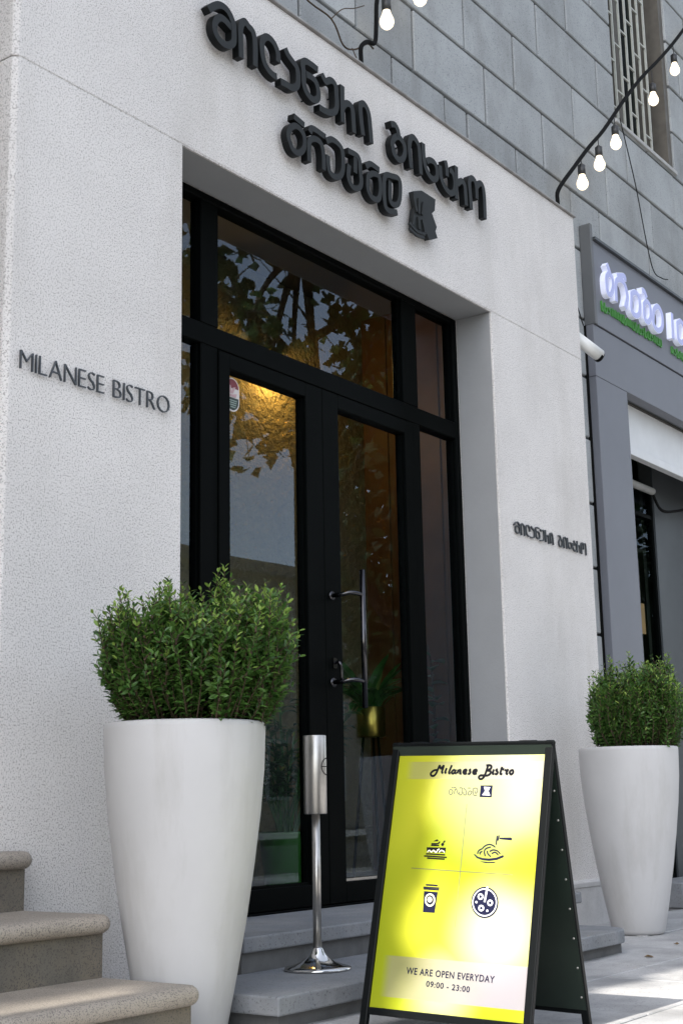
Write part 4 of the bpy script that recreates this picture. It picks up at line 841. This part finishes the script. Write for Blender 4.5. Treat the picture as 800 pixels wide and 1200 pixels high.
# ================================================================== ACROSS THE STREET AND BEHIND THE CAMERA
def tree(name, label, base, trunk_h, crown_c, crown_r, nl, lsize, lm, seed, nlimb=9, clump=True, tr=.16, shell=.0, extra=()):
    rd = random.Random(seed); t = thing(name, label, 'tree', base)
    C0 = Vector(crown_c)-Vector(base); tw = MB()
    top = Vector((C0.x*.8, C0.y*.8, trunk_h))
    tw.tube(cr([(0,0,-.15), (C0.x*.1, C0.y*.1, trunk_h*.5), top, (C0.x, C0.y, C0.z+crown_r[2]*.5)], 5), [tr*(1-.75*i/15) for i in range(16)], 10)
    ends = []
    for k in range(nlimb):
        a = 6.283*k/nlimb+rd.uniform(-.3,.3); h = rd.uniform(-.5,.7); q = C0+Vector((crown_r[0]*.75*math.cos(a), crown_r[1]*.75*math.sin(a), crown_r[2]*h))
        s = top.lerp(C0, rd.uniform(0,.7)); mid = s.lerp(q, .5)+Vector((0,0,.25))
        tw.tube(cr([s, mid, q], 5), [tr*.42*(1-.8*i/10) for i in range(11)], 6); ends.append(q)
        for _ in range(4):
            p = mid.lerp(q, rd.random()); e = p+Vector((rd.gauss(0,.3)*crown_r[0]*.5, rd.gauss(0,.3)*crown_r[1]*.5, rd.gauss(0,.3)*crown_r[2]*.5)); tw.tube([p, p.lerp(e,.5)+Vector((0,0,.08)), e], [tr*.12, tr*.08, tr*.03], 5); ends.append(e)
    for (c_, r_e, n_) in extra:
        cc_ = Vector(c_)-Vector(base); tw.tube(cr([C0, C0.lerp(cc_, .6)+Vector((0,0,.3)), cc_], 5), [.06-.005*i for i in range(11)], 6)
    tw.build('trunk', M_bark, t)
    lf = MB()
    cl = []
    for k in range(max(20, nl//90)):
        while True:
            v = Vector((rd.uniform(-1,1), rd.uniform(-1,1), rd.uniform(-1,1)))
            if shell < v.length < 1: break
        cl.append(C0+Vector((v.x*crown_r[0], v.y*crown_r[1], v.z*crown_r[2])))
    ex = []
    for (c_, r_e, n_) in extra:
        cc_ = Vector(c_)-Vector(base); ex += [cc_+Vector((rd.gauss(0, r_e[0]), rd.gauss(0, r_e[1]), rd.gauss(0, r_e[2]))) for _ in range(n_)]
    for k in range(nl+len(ex)):
        if k >= nl: q = ex[k-nl]
        elif clump: c0 = rd.choice(cl); q = c0+Vector((rd.gauss(0,.20)*crown_r[0]*.6, rd.gauss(0,.20)*crown_r[1]*.6, rd.gauss(0,.16)*crown_r[2]*.6))
        else:
            while True:
                v = Vector((rd.uniform(-1,1), rd.uniform(-1,1), rd.uniform(-1,1)))
                if v.length < 1: break
            q = C0+Vector((v.x*crown_r[0], v.y*crown_r[1], v.z*crown_r[2]))
        d = Vector((rd.gauss(0,1), rd.gauss(0,1), rd.gauss(-.3,.6))).normalized(); a = d.orthogonal().normalized(); a.rotate(Matrix.Rotation(rd.uniform(0,6.28), 3, d)); s = lsize*rd.uniform(.7,1.2)
        # five-lobed outline
        lf.add([q, q+(d*.30+a*.42)*s, q+(d*.62+a*.20)*s, q+(d*1.0)*s, q+(d*.62-a*.20)*s, q+(d*.30-a*.42)*s], [(0,1,2), (0,2,3), (0,3,4), (0,4,5)])
    lf.leafbuild('crown', lm, t); t.children[-1]['kind'] = 'stuff'
    return t
tree('street_tree', 'broad street tree with lobed leaves across the pavement, mirrored in the glass', (17.5, -6.2, -.126), 4.4, (14.0, -6.6, 8.1), (4.4, 2.6, 3.1), 4600, .23, M_leafM, 3, 9, extra=(((13.1, -6.6, 5.35), (.30, .4, .28), 70), ((13.9, -6.7, 5.75), (.35, .4, .25), 80), ((12.2, -6.2, 6.0), (.4, .4, .3), 70)))
tree('street_tree', 'dense dark street tree farther down the road', (26, -11, -.126), 2.2, (26, -11, 6.4), (4.3, 3.4, 5.8), 16000, .34, M_leafD, 8, 10, False)
tree('street_tree', 'second dense dark tree beyond the road', (33, -13, -.126), 2.2, (33, -13, 6.2), (4.6, 3.6, 5.8), 14000, .38, M_leafD, 12, 10, False)
tree('shade_tree', 'unseen slim columnar tree to the left, shaped to shade the poster edge', (-3.2, -.80, -.012), 6.3, (-3.2, -.80, 9.35), (1.0, .37, 2.95), 13000, .14, M_leafM, 17, 8, False, .09)  # out of view; narrow crown shaped and placed to cut the sun
def block(name, label, x0, x1, y0, y1, h, mw, cols, rows, faces, roofm=None):
    t = thing(name, label, 'building', ((x0+x1)/2, (y0+y1)/2, -.13)); cx, cy = (x0+x1)/2, (y0+y1)/2
    m = MB(); m.box(x0-cx, x1-cx, y0-cy, y1-cy, 0, h); m.build('wall', mw, t)
    m = MB(); m.box(x0-cx-.25, x1-cx+.25, y0-cy-.25, y1-cy+.25, h, h+.35); m.build('cornice', M_kerb, t)
    fr = MB(); fr.box(-.6, .6, -.05, .05, -.85, .85); fme = fr.mesh('window', M_white); gl_ = MB(); gl_.box(-.5, .5, -.056, .056, -.75, .75); gme = gl_.mesh('window_pane', mat('far_glass', (.03,.035,.04), .1))
    for f in faces:
        for c in range(cols):
            for r in range(rows):
                z = 1.8+r*(h-1.8)/rows
                if f == 'n': p, rz = (x0-cx+(c+.5)*(x1-x0)/cols, y1-cy, z), 0
                elif f == 's': p, rz = (x0-cx+(c+.5)*(x1-x0)/cols, y0-cy, z), 0
                elif f == 'w': p, rz = (x0-cx, y0-cy+(c+.5)*(y1-y0)/cols, z), R(90)
                else: p, rz = (x1-cx, y0-cy+(c+.5)*(y1-y0)/cols, z), R(90)
                o = link('window', fme, t, p, (0,0,rz)); link('window_pane', gme, o)
    return t
M_cream = mat('cream_render', (.55,.52,.47), .9, var=.06, scale=.6)
M_tan = mat('tan_render', (.40,.35,.29), .9, var=.06, scale=.6)
block('far_house', 'pale two storey house across the road seen only mirrored in the glass', 18, 33, -30, -21, 7.4, M_cream, 5, 2, ('n', 'w'))
block('far_house', 'tan house across the road opposite the bistro', 42, 60, -40, -28, 8, M_tan, 5, 2, ('n', 'w'))
block('far_house', 'cream house across the road behind the viewer', -6, 12, -32, -22, 9, M_cream, 5, 3, ('n',))
block('sun_blocker_house', 'unseen tall tan house added up the street to block the sun', -16, -8.2, -.57, 12, 25, M_tan, 4, 8, ('s', 'e'))  # added occluder out of view; its street edge sets where sunlight begins
